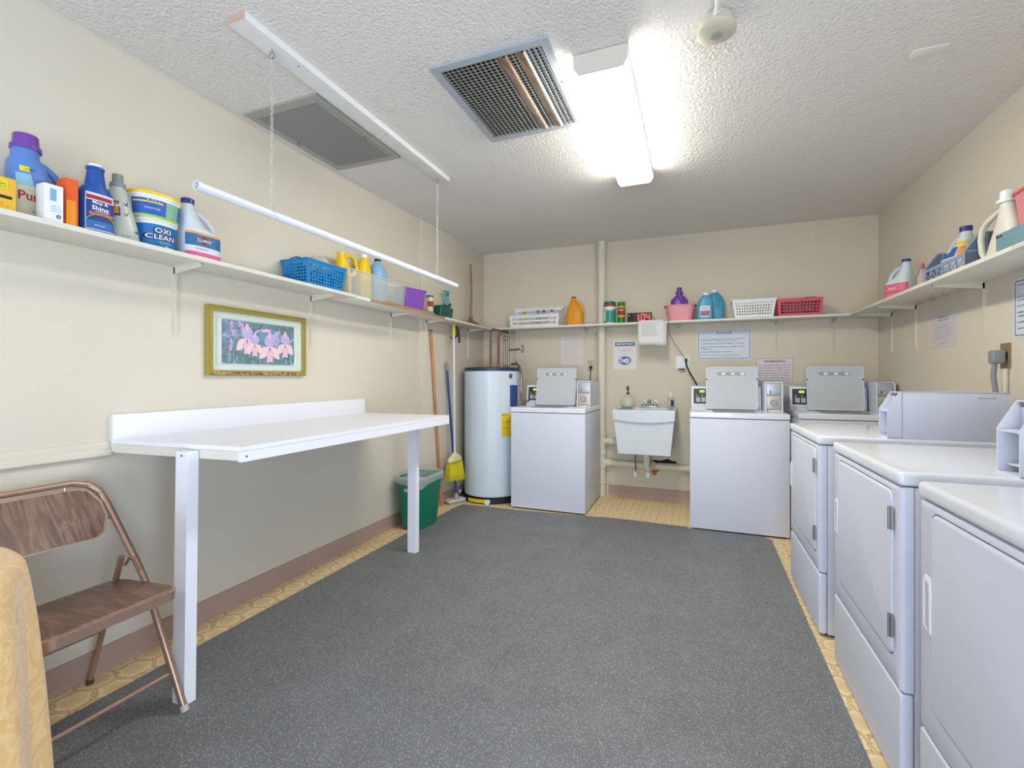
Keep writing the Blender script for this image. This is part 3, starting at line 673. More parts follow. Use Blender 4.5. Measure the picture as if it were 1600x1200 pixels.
bottle('floor_cleaner_bottle', 'dark blue floor polish bottle with tapering blue neck and white top', s, M_dblue, (-2.045, 1.048, ZS), 90,
       cap=([(.031, .176), (.024, .235), (.027, .238), (.027, .246), (.022, .248)], M_dblue, 0),
       labels=[(.012, .145, 222, 320, mat('pale_print', (214, 218, 226), .5), .001), (.016, .118, 226, 316, mat('indigo_print', (40, 58, 130), .5), .0014), (.018, .046, 226, 316, mat('azure_print', (44, 104, 178), .5), .0017), (.122, .136, 228, 300, M_red, .0016), (.066, .076, 240, 312, mat('coral_print', (226, 84, 96), .5), .0018)],
       texts=[('Mop &', M_wink, -.002, .110, .046, .014), ('Shine', M_wink, -.002, .092, .05, .016), ('FLOOR FINISH', M_wink, .004, .080, .04, .004), ('32 FL OZ', M_wink, -.004, .03, .03, .004)])
ob = bpy.data.objects['floor_cleaner_bottle']; MB().lathe([(.021, .246), (.021, .256), (.019, .258)], n=20).build('top_cap', M_wcap, ob)
MB().tube([spt(s, .046 + .022 * sin(pi * i / 8), R(226 + 90 * i / 8), .003) for i in range(9)], .0022, 6).build('label_arc', mat('green_print', (110, 176, 80), .5), ob)
s = [(0, .012, 0, .040, .028, 2.6), (.008, .012, 0, .047, .032, 2.8), (.06, .010, 0, .045, .032, 2.6), (.12, .002, 0, .036, .030, 2.3), (.17, -.008, 0, .031, .029, 2.2), (.20, -.012, 0, .028, .027, 2), (.215, -.012, 0, .022, .022, 2)]
bottle('fabric_softener_bottle', 'slim translucent bottle with a grey cap, between blue bottle and stacked tubs', s, mat('milky_clear_plastic', (214, 218, 204), .2, trans=.25, ior=1.3), (-2.078, 1.150, ZS), 90,
       cap=([(.025, .213), (.025, .228), (.018, .231), (.017, .262), (.015, .264)], M_grey, -.012),
       labels=[(.10, .155, 200, 240, mat('indigo_print', (40, 58, 130), .5), .0012), (.108, .150, 205, 232, mat('amber_print', (240, 150, 40), .6), .0016)],
       texts=[('all', M_wink, -.024, .14, .012, .01), ('free clear', mat('olive_ink', (140, 136, 70), .6), 0, .028, .03, .006)])
ob = bpy.data.objects['fabric_softener_bottle']
for z, a, m in ((.150, 275, M_dblue), (.112, 268, mat('green_print', (110, 176, 80), .5)), (.052, 300, M_dblue)):
    MB().tube([spt(s, z, R(a - 14), .002), spt(s, z - .006, R(a), .002), spt(s, z + .010, R(a + 12), .002)], [.001, .003, .0008], 6).build('leaf_print', m, ob)
# two tubs
s = [(0, 0, 0, .068, .068, 2.4), (.10, 0, 0, .076, .076, 2.4), (.118, 0, 0, .077, .077, 2.4)]
t = thing('detergent_tub', 'lower tub of the two stacked, deep blue with big white lettering', 'tub', (-2.112, 1.286, ZS), 90)
MB().loft(s).build('body', M_wpl, t); MB().patch(s, .004, .104, 190, 350, .001, 4, 20).build('label_print', mat('ocean_print', (20, 108, 178), .5), t)
MB().loft([(.113, 0, 0, .080, .078, 2.4), (.127, 0, 0, .081, .079, 2.4), (.1295, 0, 0, .078, .076, 2.4)]).build('lid', mat('pale_lid', (212, 220, 200), .4), t)
oxi = MB(); oxi.add([spt(s, .083 + b, R(a), .0018) for a, b in [(270 + 0, 0)]], [])
text('OXI', M_blk, t, -.008, .081, w=.066, h=.027, secs=[(q[0], q[1], q[2], q[3] + .0006, q[4] + .0006, q[5]) for q in s], bold=.06)
text('CLEAN', M_blk, t, -.012, .055, w=.106, h=.026, secs=[(q[0], q[1], q[2], q[3] + .0006, q[4] + .0006, q[5]) for q in s], bold=.06)
s_o = [(q[0], q[1], q[2], q[3] + .0016, q[4] + .0016, q[5]) for q in s]
text('OXI', M_wink, t, -.008, .081, w=.058, h=.021, secs=s_o, bold=.01); text('CLEAN', M_wink, t, -.012, .055, w=.098, h=.02, secs=s_o, bold=.01)
text('VERSATILE', mat('lime_ink', (200, 220, 90), .6), t, .0, .034, w=.05, h=.006, secs=s_o); text('free', M_wink, t, .02, .017, w=.034, h=.016, secs=s_o, bold=.01)
s = [(0, 0, 0, .086, .070, 2.4), (.085, 0, 0, .094, .076, 2.4)]
t = thing('detergent_tub', 'upper tub of the two stacked, blue green label under a yellow rimmed lid', 'tub', (-2.110, 1.284, ZS + .130), 90)
MB().loft(s).build('body', M_wpl, t)
MB().patch(s, .010, .072, 190, 350, .001, 3, 20).build('label_print', mat('royal_print', (40, 92, 176), .5), t)
MB().patch(s, .010, .072, 272, 306, .0016, 3, 8).build('label_print', mat('sage_print', (128, 180, 150), .5), t)
MB().patch(s, .002, .010, 190, 350, .0012, 1, 20).build('label_print', mat('lime_print2', (150, 200, 60), .5), t)
MB().patch(s, .056, .062, 195, 268, .0018, 1, 10).build('label_print', M_yel, t)
text('6 IN 1', M_wink, t, -.04, .068, w=.04, h=.005, secs=s); text('STAIN POWER', M_wink, t, -.04, .035, w=.05, h=.007, secs=s)
MB().loft([(.082, 0, 0, .097, .079, 2.4), (.096, 0, 0, .097, .079, 2.4)]).build('lid', M_wpl, t); MB().loft([(.090, 0, 0, .0985, .080, 2.4), (.102, 0, 0, .0985, .080, 2.4), (.104, 0, 0, .092, .075, 2.4)]).build('lid_rim', M_yel, t)
# bleach
BL = [(0, 0, 0, .078, .050, 3), (.012, 0, 0, .086, .056, 3.2), (.120, 0, 0, .085, .055, 3.2), (.132, -.010, 0, .074, .054, 3), (.150, -.032, 0, .050, .048, 2.6), (.19, -.044, 0, .036, .038, 2.3), (.225, -.048, 0, .026, .026, 2), (.25, -.048, 0, .022, .022, 2)]
BH = ([(-.04, 0, .215), (-.005, 0, .216), (.030, 0, .200), (.058, 0, .172), (.071, 0, .14), (.070, 0, .10)], .0125)
t = bottle('bleach_jug', 'frosted white bleach jug with a navy cap, right of the stacked tubs', BL, M_frost, (-2.09, 1.462, ZS), 90,
       cap=([(.025, .246), (.026, .268), (.023, .27)], M_navycap, -.048), handle=BH,
       labels=[(.018, .128, 205, 335, mat('pale_print', (214, 218, 226), .5), .001), (.060, .112, 205, 335, mat('teal_print', (26, 110, 160), .5), .0014), (.112, .122, 205, 335, mat('tangerine_print', (240, 160, 60), .5), .0015), (.018, .034, 205, 335, mat('magenta_print', (220, 90, 150), .5), .0015)])
dm = [(-.055, .086), (-.012, .108), (.034, .086), (-.012, .064)]
def surf_poly(secs, pts, off):
    o = []
    for px, pz in pts:
        lo, hi = -pi + .02, -.02
        for _ in range(22):
            mid = (lo + hi) / 2
            if spt(secs, pz, mid)[0] < px: lo = mid
            else: hi = mid
        o.append(spt(secs, pz, lo, off))
    return o
def dense(p, k=4): return [(a[0] + (b[0] - a[0]) * i / k, a[1] + (b[1] - a[1]) * i / k) for a, b in zip(p, p[1:] + p[:1]) for i in range(k)]
MB().add(surf_poly(BL, dense(dm), .0022), [tuple(range(16))]).build('emblem', mat('maroon_print', (176, 40, 70), .5), t, smooth=0)
MB().add(surf_poly(BL, dense([(-.048, .086), (-.012, .103), (.028, .086), (-.012, .069)]), .0026), [tuple(range(16))]).build('emblem', M_navy, t, smooth=0)
text('CLOROX', M_wink, t, -.011, .086, w=.062, h=.014, secs=[(q[0], q[1], q[2], q[3] + .0016, q[4] + .0016, q[5]) for q in BL], bold=.02)
text('BLEACH', M_navy, t, -.02, .048, w=.05, h=.006, secs=BL)

# -- perforated baskets
def basket(name, label, loc, rz, w_, d, h, m, nu, nd, nv, taper=.88, rnd=True, hole=.3, front=None, rim=.005, cat='basket', group=None, label_handle=False):
    t = thing(name, label, cat, loc, rz, group)
    W, D = w_ / 2, d / 2; w2, d2 = W * taper, D * taper; hf = front or h
    b = MB()
    def up(sx, sy, hh): 
        k = hh / h; return (sx * (w2 + (W - w2) * k), sy * (d2 + (D - d2) * k), hh)
    lo = {q: (q[0] * w2, q[1] * d2, .002) for q in ((-1, -1), (1, -1), (1, 1), (-1, 1))}
    hi = {(-1, -1): up(-1, -1, hf), (1, -1): up(1, -1, hf), (1, 1): up(1, 1, h), (-1, 1): up(-1, 1, h)}
    def frame(a, b_, c, d_, n1, n2):
        # solid border band top and bottom then perforations between
        A, B, Cc, Dd = map(Vector, (a, b_, c, d_))
        q = lambda u, v: (A * (1 - u) + B * u) * (1 - v) + (Dd * (1 - u) + Cc * u) * v
        ed = .05
        b.perf(q(ed, .1), q(1 - ed, .1), q(1 - ed, .86), q(ed, .86), n1, n2, hole, rnd)
        for u0, v0, u1, v1 in ((0, 0, 1, .1), (0, .86, 1, 1), (0, .1, ed, .86), (1 - ed, .1, 1, .86)):
            b.add([q(u0, v0), q(u1, v0), q(u1, v1), q(u0, v1)], [(0, 1, 2, 3)])
    frame(lo[(-1, -1)], lo[(1, -1)], hi[(1, -1)], hi[(-1, -1)], nu, nv if not front else max(2, int(nv * hf / h)))
    frame(lo[(1, 1)], lo[(-1, 1)], hi[(-1, 1)], hi[(1, 1)], nu, nv)
    frame(lo[(1, -1)], lo[(1, 1)], hi[(1, 1)], hi[(1, -1)], nd, nv)
    frame(lo[(-1, 1)], lo[(-1, -1)], hi[(-1, -1)], hi[(-1, 1)], nd, nv)
    b.add([lo[(-1, -1)], lo[(1, -1)], lo[(1, 1)], lo[(-1, 1)]], [(0, 1, 2, 3)])
    b.build('basket_wall', m, t, solid=.0022, smooth=0)
    MB().tube([hi[(-1, -1)], hi[(1, -1)], hi[(1, 1)], hi[(-1, 1)]], rim, 8, closed=True).build('rim', m, t)
    return t
t = basket('storage_basket', 'bright blue perforated plastic basket on the left shelf', (-2.083, 2.155, ZS), 90, .315, .19, .14, M_bbas, 12, 8, 6, hole=.36)
MB().tube([(-.13, .08, .14), (-.10, .082, .165), (-.06, .085, .185), (-.035, .085, .185), (-.02, .085, .14)], [.004, .004, .005, .012, .014], 8).build('handle', M_bbas, t)
# crumpled bag in the blue basket
bm = bmesh.new(); bmesh.ops.create_icosphere(bm, subdivisions=3, radius=1)
b = MB(); vs = []
for v in bm.verts:
    p = v.co; k = 1 + .18 * sin(p.x * 7 + p.z * 5) * cos(p.y * 6) + random.uniform(-.05, .05); vs.append((p.x * .055 * k, p.y * .085 * k, max(-.04, p.z * .055 * k)))
b.add(vs, [[v.index for v in f.verts] for f in bm.faces]); bm.free()
b.build('plastic_bag', mat('pale_bag_film', (218, 214, 200), .25, trans=.3, ior=1.2), None, loc=(-2.085, 2.19, ZS + .145), label='crumpled pale plastic bag sticking out of the blue basket', cat='bag', smooth=0)

# -- clear bin with bottles
JG = [(0, 0, 0, .050, .036, 2.8), (.01, 0, 0, .056, .04, 3), (.14, 0, 0, .055, .04, 3), (.20, -.004, 0, .044, .036, 2.6), (.235, -.01, 0, .026, .026, 2), (.26, -.01, 0, .022, .022, 2)]
bottle('detergent_jug', 'yellow jug with arched handle, at the near end of the clear bin', JG, M_yel, (-2.10, 2.405, ZS + .006), 90, cap=([(.025, .255), (.024, .272)], mat('gold_cap', (226, 206, 90), .4), -.01),
       handle=([(0, 0, .235), (.04, 0, .262), (.08, 0, .268), (.118, 0, .25), (.135, 0, .20), (.10, 0, .15), (.045, 0, .13)], .013))
s = [(0, 0, 0, .050, .040, 2.8), (.01, 0, 0, .056, .045, 3), (.18, 0, 0, .054, .045, 3), (.24, .006, 0, .044, .038, 2.6), (.275, .01, 0, .024, .024, 2), (.29, .01, 0, .02, .02, 2)]
bottle('detergent_bottle', 'upright yellow bottle with white cap standing in the clear bin', s, M_yel, (-2.10, 2.605, ZS + .006), 90, cap=([(.022, .288), (.021, .312)], M_wcap, .01))
s = [(0, 0, 0, .066, .050, 2.6), (.01, 0, 0, .072, .055, 2.8), (.14, 0, 0, .072, .055, 2.8), (.20, 0, 0, .078, .058, 2.4), (.25, 0, 0, .064, .05, 2.2), (.285, .0, 0, .028, .028, 2), (.30, 0, 0, .022, .022, 2)]
bottle('water_jug', 'rounded pale blue jug with black cap standing in the clear bin', s, M_lblue, (-2.10, 2.765, ZS + .006), 90, cap=([(.024, .298), (.024, .314)], M_black, 0))
t = thing('storage_bin', 'long clear plastic bin holding the yellow bottle and blue jug', 'bin', (-2.082, 2.645, ZS), 90)
def bin_shell(w_, d, h, taper, r=.02, z0=0, wav=0):
    o = []; nseg = 6
    P = [rrect(w_ * k, d * k, r, nseg) for k in (taper, 1, 1 - .006 / d * 2, taper - .006 / d * 2)]
    zs = (z0, h, h, z0 + .004); n = len(P[0]); b = MB()
    vs = [(x, y, z + (wav * sin(x / w_ * 7) if z == h else 0)) for p, z in zip(P, zs) for x, y in p]
    b.add(vs, [(k * n + i, k * n + (i + 1) % n, (k + 1) * n + (i + 1) % n, (k + 1) * n + i) for k in range(3) for i in range(n)] + [tuple(range(n))[::-1], tuple(3 * n + i for i in range(n))])
    return b
M_clear = mat('cloudy_clear_plastic', (216, 220, 214), .25, alpha=.30)
bin_shell(.63, .195, .158, .95).build('bin_wall', M_clear, t)
MB().ring(rrect(.64, .205, .02), rrect(.62, .186, .02), 'z', .154, .160).build('rim', mat('clear_rim', (222, 226, 222), .25, alpha=.6), t)
t = MB().box(-.012, .012, -.32, .32, 0, .009).build('wood_plank', M_plank, None, loc=(-1.988, 3.02, ZS - .004), label='thin bare wood strip lying on the shelf edge under the purple bin', cat='plank', smooth=0)
t = thing('storage_bin', 'small purple plastic bin with a wavy rim', 'bin', (-2.055, 3.105, ZS + .006), 80)
bin_shell(.235, .14, .150, .84, .025, wav=.006).build('bin_wall', M_violet, t)
MB().tube([(x, y, .151 + .006 * sin(x / .235 * 7)) for x, y in rrect(.240, .145, .025, 5)], .004, 8, closed=True).build('rim', PLM('light_violet_plastic', (158, 110, 196)), t)
t = thing('cleanser_can', 'slim striped can with a green lid beside the purple bin', 'can', (-2.05, 3.385, ZS - .004), 90)
MB().lathe([(.030, 0), (.031, .004), (.031, .15), (.028, .154)]).build('body', PLM('pale_label_can', (214, 204, 170)), t)
sc = [(0, 0, 0, .0312, .0312, 2), (.16, 0, 0, .0312, .0312, 2)]
MB().patch(sc, .07, .115, 180, 360, .0006).build('label_print', M_red, t); MB().patch(sc, .012, .035, 180, 360, .0006).build('label_print', M_cyan, t)
MB().lathe([(.032, .148), (.032, .164), (.028, .166)]).build('lid', M_teal, t)
t = thing('cleaning_caddy', 'dark green plastic caddy on the left shelf near the corner', 'caddy', (-2.07, 3.60, ZS - .004), 90)
bin_shell(.22, .14, .095, .9, .012).build('bin_wall', M_grnd, t)
MB().box(-.002, .002, -.06, .06, .01, .12).build('divider', M_grnd, t, smooth=0)
t = thing('scrub_brush', 'dark green brush handle leaning out of the green caddy', 'brush', (-2.07, 3.66, ZS), 90)
MB().tube([(-.06, -.01, .04), (.0, -.02, .09), (.06, -.03, .135)], [.012, .011, .014], 10).build('handle', M_grnd, t)
MB().box(-.085, -.045, -.028, .012, .012, .035, .004).build('bristles', PLM('grey_bristle', (120, 126, 120), .7), t)
s = [(0, 0, 0, .038, .028, 2.8), (.01, 0, 0, .042, .032, 3), (.12, 0, 0, .042, .032, 3), (.17, 0, 0, .028, .024, 2.4), (.21, 0, 0, .014, .014, 2), (.235, 0, 0, .013, .013, 2)]
t = bottle('spray_bottle', 'teal spray bottle with trigger head, below the end of the hanging rod', s, mat('aqua_clear_plastic', (110, 190, 200), .2, trans=.3, ior=1.2), (-2.11, 3.79, ZS - .004), 90, cap=([(.016, .23), (.016, .25)], M_teal, 0))
MB().box(-.05, .03, -.010, .010, .255, .278, .004).box(-.066, -.048, -.006, .006, .262, .274, .002).build('spray_head', PLM('aqua_plastic', (60, 176, 168)), t)
MB().tube([(-.026, 0, .256), (-.036, 0, .235), (-.052, 0, .216)], [.006, .005, .003], 8).build('trigger', PLM('aqua_plastic', (60, 176, 168)), t)
t = thing('plunger', 'plunger with brown rubber cup and upright wooden handle, in the corner', 'plunger', (-2.082, 4.22, ZS - .004), 0)
MB().lathe([(.085, 0), (.086, .012), (.070, .030), (.040, .044), (.022, .056), (.020, .085), (.013, .088)]).build('rubber_cup', PLM('brown_rubber', (128, 92, 76), .6), t)
MB().tube([(0, 0, .085), (.004, .0, .35), (.002, -.006, .612)], [.0125, .012, .0125], 12).build('handle', m_wood('weathered_handle', (120, 98, 82), (158, 134, 112), (40, 40, 6), .6), t)

# -- back shelf
t = basket('storage_basket', 'white plastic basket with a low front, leftmost on the back shelf', (-1.52, 4.612, ZS), 0, .545, .20, .215, M_wpl, 26, 8, 5, taper=.93, rnd=False, hole=.33, front=.115)
s = [(0, 0, 0, .03, .02, 2.4), (.10, 0, 0, .03, .02, 2.4), (.13, 0, 0, .012, .012, 2), (.15, 0, 0, .011, .011, 2)]
def small(label, x, m, cm, rz, y=4.60, z=.006, tilt=0):
    t = bottle('small_bottle', label, s, m, (x, y, ZS + z), rz, cap=([(.012, .148), (.012, .165)], cm, 0)); t.rotation_euler[1] = R(tilt); return t
small('small yellow bottle inside the white basket', -1.60, M_yel, PLM('leaf_green_cap', (90, 140, 60)), 10, tilt=-18)
small('small blue bottle inside the white basket', -1.50, M_cyan, M_dblue, -10)
small('small amber bottle inside the white basket, right of the blue one', -1.44, M_amber, M_black, 20)
small('small white bottle inside the white basket, nearest its right end', -1.36, M_wpl, M_blk, 0, y=4.62)
s = [(0, 0, 0, .080, .050, 3), (.01, 0, 0, .086, .055, 3.2), (.12, 0, 0, .085, .055, 3), (.17, -.006, 0, .070, .05, 2.6), (.21, -.014, 0, .045, .04, 2.3), (.26, -.016, 0, .024, .024, 2), (.275, -.016, 0, .022, .022, 2)]
b = bottle('oil_jug', 'amber yellow jug with dark cap between white basket and wall pipe', s, M_amber, (-1.112, 4.60, ZS), 0, cap=([(.023, .273), (.022, .286)], PLM('dark_brown_cap', (70, 52, 40)), -.016),
           handle=([(-.0, .0, .24), (.04, 0, .215), (.068, 0, .175), (.076, 0, .12)], .014))
rb = MB()
for k in (-2, -1, 0, 1, 2): rb.tube([spt(s, .01, R(270 + k * 16), .0), spt(s, .12, R(270 + k * 16), .0), spt(s, .20, R(270 + k * 16), .0)], .0035, 6)
rb.build('moulded_rib', M_amber, b)
def can(label, x, r, h, m, lidm, bands, txt, tm):
    t = thing('canister', label, 'can', (x, 4.60, ZS), 0)
    MB().lathe([(r - .001, 0), (r, .003), (r, h - .02), (r - .002, h - .015)]).build('body', m, t)
    sc = [(0, 0, 0, r, r, 2), (h, 0, 0, r, r, 2)]
    for z0, z1, a0, a1, bm_ in bands: MB().patch(sc, z0, z1, a0, a1, .0006).build('label_print', bm_, t)
    MB().lathe([(r + .001, h - .022), (r + .001, h - .004), (r - .002, h)]).build('lid', lidm, t)
    text(txt, tm, t, 0, h * .62, w=r * 1.3, h=.016, secs=sc, bold=.02)
    return t
can('green and white wipes canister with dark green lid beside the wall pipe', -.767, .056, .213, PLM('mint_label', (44, 150, 128)), PLM('dark_green_lid', (24, 92, 78)), [(.165, .185, 180, 360, M_red), (.14, .165, 180, 360, M_wpl), (.03, .13, 200, 235, M_wpl), (.0, .012, 180, 360, M_wpl)], 'WIPES', M_wink)
can('slim green can with red and gold label beside the digital clock', -.657, .036, .208, PLM('leaf_green_can', (40, 128, 50)), PLM('leaf_green_lid', (50, 140, 60)), [(.08, .15, 215, 325, M_red), (.15, .165, 180, 360, mat('gold_ink', (210, 180, 70), .5)), (.06, .078, 200, 340, mat('gold_ink', (210, 180, 70), .5))], 'Comet', M_wink)
# digital clock
t = thing('digital_clock', 'black digital clock with glowing red digits on the back shelf', 'clock', (-.48, 4.545, ZS), 0)
MB().box(-.111, .111, -.022, .022, 0, .088, .004).build('case', M_black, t)
M_led = mat('red_led', (255, 60, 50), .4, emis=2.2)
def seg7(ch, x, z, w_=.030, h=.058, th=.006):
    segs = {'1': 'bc', '0': 'abcdef', '4': 'fgbc'}[ch]; b = MB(); y0_, y1_ = -.0238, -.0222
    H = {'a': h, 'g': h / 2, 'd': 0}
    for c in segs:
        if c in 'agd': b.box(x + .002, x + w_ - .002, y0_, y1_, z + H[c] - th / 2, z + H[c] + th / 2)
        else:
            xx = x if c in 'ef' else x + w_; zz = z + (h / 2 if c in 'bf' else 0); b.box(xx - th / 2, xx + th / 2, y0_, y1_, zz + .002, zz + h / 2 - .002)
    return b.build('digit', M_led, t, smooth=0)
seg7('1', -.040, .014); seg7('0', .017, .014, .028); seg7('4', .062, .014, .030)
MB().box(-.003, .003, -.0238, -.0222, .052, .058).box(-.003, .003, -.0238, -.0222, .026, .032).build('colon', M_led, t, smooth=0)
MB().box(-.100, -.090, -.0238, -.0222, .058, .066).build('indicator', M_led, t, smooth=0)
cd = MB().tube([(.112, .0, .05), (.128, -.005, .045), (.135, -.01, .02), (.16, -.02, .006), (.22, -.03, .004), (.262, -.045, -.002), (.268, -.052, -.028), (.258, -.048, -.06), (.262, -.01, -.10), (.30, .08, -.19), (.355, .13, -.275), (.395, .145, -.335)], .0022, 6)
cd.build('power_cord', mat('grey_cord', (78, 76, 74), .5), t)
# paper notice hanging off the shelf edge
t = thing('paper_notice', 'stapled white paper notice hanging from the back shelf edge below the clock', 'notice', (-.37, 4.503, 1.70), 0)
pv = MB(); n = 8
for i in range(n + 1):
    for j in range(7):
        u, v = i / n, j / 6; pv.v.append((-.115 + .235 * u - .004 * sin(v * 3), -.012 - .012 * sin(v * 2.2) - .012 * v * (u if u > .6 else 0), -.232 * v + (.006 * sin(u * 5) if j == 6 else 0)))
pv.f = [(i * 7 + j, (i + 1) * 7 + j, (i + 1) * 7 + j + 1, i * 7 + j + 1) for i in range(n) for j in range(6)]
pv.build('sheet', M_paper, t, solid=.0012, smooth=60)
pv2 = MB(); pv2.v = [(x + .016, y + .006, z - .004) for x, y, z in pv.v]; pv2.f = pv.f; pv2.build('sheet', M_paper, t, solid=.001, smooth=60)
lines(mat('pale_teal_ink', (150, 172, 178), .7), t, -.085, .07, [-.03 - k * .014 for k in range(9)], -.036, .003)
# pink bin and bottle
t = thing('storage_bin', 'pink plastic bin on the back shelf holding a purple bottle', 'bin', (-.12, 4.600, ZS), 0)
bin_shell(.255, .17, .142, .80, .04).build('bin_wall', M_pink, t)
MB().ring(rrect(.272, .186, .045), rrect(.25, .164, .04), 'z', .136, .144).build('rim', M_pink, t)
for s_ in (-1, 1): MB().box(s_ * .137 - .006, s_ * .137 + .006, -.02, .02, .122, .14, .002).build('grip', PLM('maroon_grip', (150, 62, 70)), t)
s = [(0, 0, 0, .070, .045, 2.8), (.12, 0, 0, .078, .05, 2.8), (.19, 0, 0, .074, .048, 2.6), (.215, 0, 0, .05, .04, 2.3), (.235, 0, 0, .026, .026, 2), (.25, 0, 0, .026, .026, 2)]
bottle('softener_bottle', 'purple bottle standing inside the pink bin', s, M_purple, (-.13, 4.60, ZS + .005), 0, cap=([(.032, .25), (.032, .268), (.022, .270), (.022, .304), (.02, .306)], M_purple, 0),
       handle=([(.0, -.05, .225), (.018, -.056, .205), (.02, -.056, .17), (.014, -.054, .14)], .011))
s = [(0, 0, 0, .058, .04, 2.8), (.01, 0, 0, .066, .045, 3), (.10, 0, 0, .070, .045, 2.8), (.17, .004, 0, .062, .044, 2.5), (.205, .008, 0, .040, .036, 2.2), (.22, .008, 0, .024, .024, 2)]
bottle('softener_bottle', 'blue softener bottle with oval label, left of its taller twin', [(a, b_, c, d * .96, e * .8, f) for a, b_, c, d, e, f in s], M_cyan, (.088, 4.552, ZS), 0, cap=([(.026, .218), (.025, .240)], M_wcap, .008),
       labels=[(.02, .12, 240, 300, mat('pale_print', (214, 218, 226), .5), .0015), (.03, .075, 245, 296, mat('rust_print', (150, 110, 120), .5), .002)], texts=[('Downy', M_navy, 0, .098, .045, .012)])
s = [(0, 0, 0, .064, .046, 2.8), (.01, 0, 0, .070, .052, 3), (.14, 0, 0, .072, .052, 2.8), (.21, -.004, 0, .060, .046, 2.5), (.245, -.012, 0, .036, .032, 2.2), (.255, -.014, 0, .024, .024, 2)]
bottle('softener_bottle', 'taller turquoise bottle with pinched grip, right of the oval labelled one', s, PLM('turquoise_plastic', (70, 158, 190)), (.182, 4.655, ZS), 0, cap=([(.028, .252), (.027, .276)], M_wcap, -.014),
       handle=([(-.004, -.03, .246), (.016, -.052, .21), (.018, -.058, .16), (.010, -.056, .11)], .010))
basket('storage_basket', 'white perforated basket beside the red one on the back shelf', (.477, 4.602, ZS), 0, .34, .19, .155, M_wpl, 14, 7, 5, taper=.86, rnd=False, hole=.28)
t = basket('storage_basket', 'rose red lattice basket at the right of the back shelf', (.820, 4.602, ZS), 0, .33, .19, .138, M_rose, 12, 7, 4, taper=.93, rnd=False, hole=.40)
b = MB().box(-.10, .06, -.06, .06, .02, .12, .02, 3).box(.04, .14, -.05, .05, .03, .148, .02, 3)
b.build('folded_cloth', PLM('brown_fabric', (126, 92, 72), .8, bump=.3), None, loc=(.80, 4.602, ZS), label='brown folded cloth inside the red lattice basket', cat='cloth')
MB().box(-.05, .05, -.045, .04, .0, .05, .018, 3).build('folded_cloth', PLM('mauve_fabric', (104, 92, 124), .8, bump=.3), None, loc=(.905, 4.60, ZS + .108), label='mauve folded cloth on top of the brown one in the red basket', cat='cloth')

# -- right shelf (items face the room: rz -90)
MJ = [(a, -b_, c, d * .92, e * .95, f) for a, b_, c, d, e, f in BL]
bottle('bleach_jug', 'frosted bleach jug with pink label and navy cap, on the right shelf', MJ, M_frost, (1.285, 3.885, ZS), -60,
       cap=([(.024, .246), (.025, .262), (.023, .264)], M_navycap, .047), handle=([(.04, 0, .215), (.005, 0, .216), (-.028, 0, .200), (-.054, 0, .172), (-.066, 0, .14), (-.065, 0, .10)], .012),
       labels=[(.016, .105, 190, 350, mat('pink_print', (232, 116, 140), .5), .001), (.050, .054, 190, 350, M_red, .0016), (.102, .106, 190, 350, M_red, .0016), (.016, .105, 190, 212, M_navy, .0018)], texts=[('Bleach', M_wink, -.0, .078, .05, .012)])
s = [(0, 0, 0, .026, .022, 2.4), (.08, 0, 0, .028, .022, 2.4), (.11, 0, 0, .012, .012, 2), (.13, 0, 0, .010, .010, 2)]
bottle('small_bottle', 'small pale pink bottle beside the grey stackable crate, right shelf', s, mat('blush_clear_plastic', (226, 196, 186), .3, trans=.3, ior=1.2), (1.27, 3.50, ZS), -70, cap=([(.011, .128), (.006, .165)], PLM('coral_cap', (196, 90, 80)), 0))
s = [(a, -b_, c, d * 1.05, e, f) for a, b_, c, d, e, f in BL]
bottle('bleach_jug', 'tall frosted jug with navy cap inside the grey stackable crate', s, M_frost, (1.335, 3.24, ZS + .008), -80,
       cap=([(.026, .246), (.027, .272), (.024, .274)], M_navycap, .048), handle=([(.04, 0, .215), (.005, 0, .222), (-.036, 0, .205), (-.066, 0, .172), (-.078, 0, .13), (-.076, 0, .09)], .013),
       labels=[(.11, .19, 225, 345, mat('pale_print', (214, 218, 226), .5), .0015), (.175, .192, 225, 345, M_yel, .002), (.12, .168, 250, 292, mat('azure_print', (44, 104, 178), .5), .002), (.12, .168, 298, 335, mat('tangerine_print', (240, 160, 60), .5), .002)])
t = thing('stackable_crate', 'slate grey stackable crate with cross lattice front, on the right shelf', 'crate', (1.300, 3.117, ZS), -90)
cb = MB(); w_, d_ = .212, .085
cb.box(-w_, w_, -d_, d_, 0, .005).box(-w_, w_, d_ - .004, d_, 0, .17)
cb.build('crate_base', M_slate, t, smooth=0)
fr = MB().box(-w_, w_, -d_, -d_ + .005, .0, .012).box(-w_, w_, -d_, -d_ + .005, .068, .085)
for k in range(7): x = -w_ + .01 + k * (2 * w_ - .02) / 6; fr.box(x - .004, x + .004, -d_, -d_ + .005, .012, .068)
for k in range(6):
    xa = -w_ + .01 + k * (2 * w_ - .02) / 6; xb = xa + (2 * w_ - .02) / 6
    fr.tube([(xa, -d_ + .0025, .012), (xb, -d_ + .0025, .068)], .0026, 4).tube([(xa, -d_ + .0025, .068), (xb, -d_ + .0025, .012)], .0026, 4)
fr.build('lattice_front', PLM('light_slate_plastic', (142, 156, 176), .5), t, smooth=0)
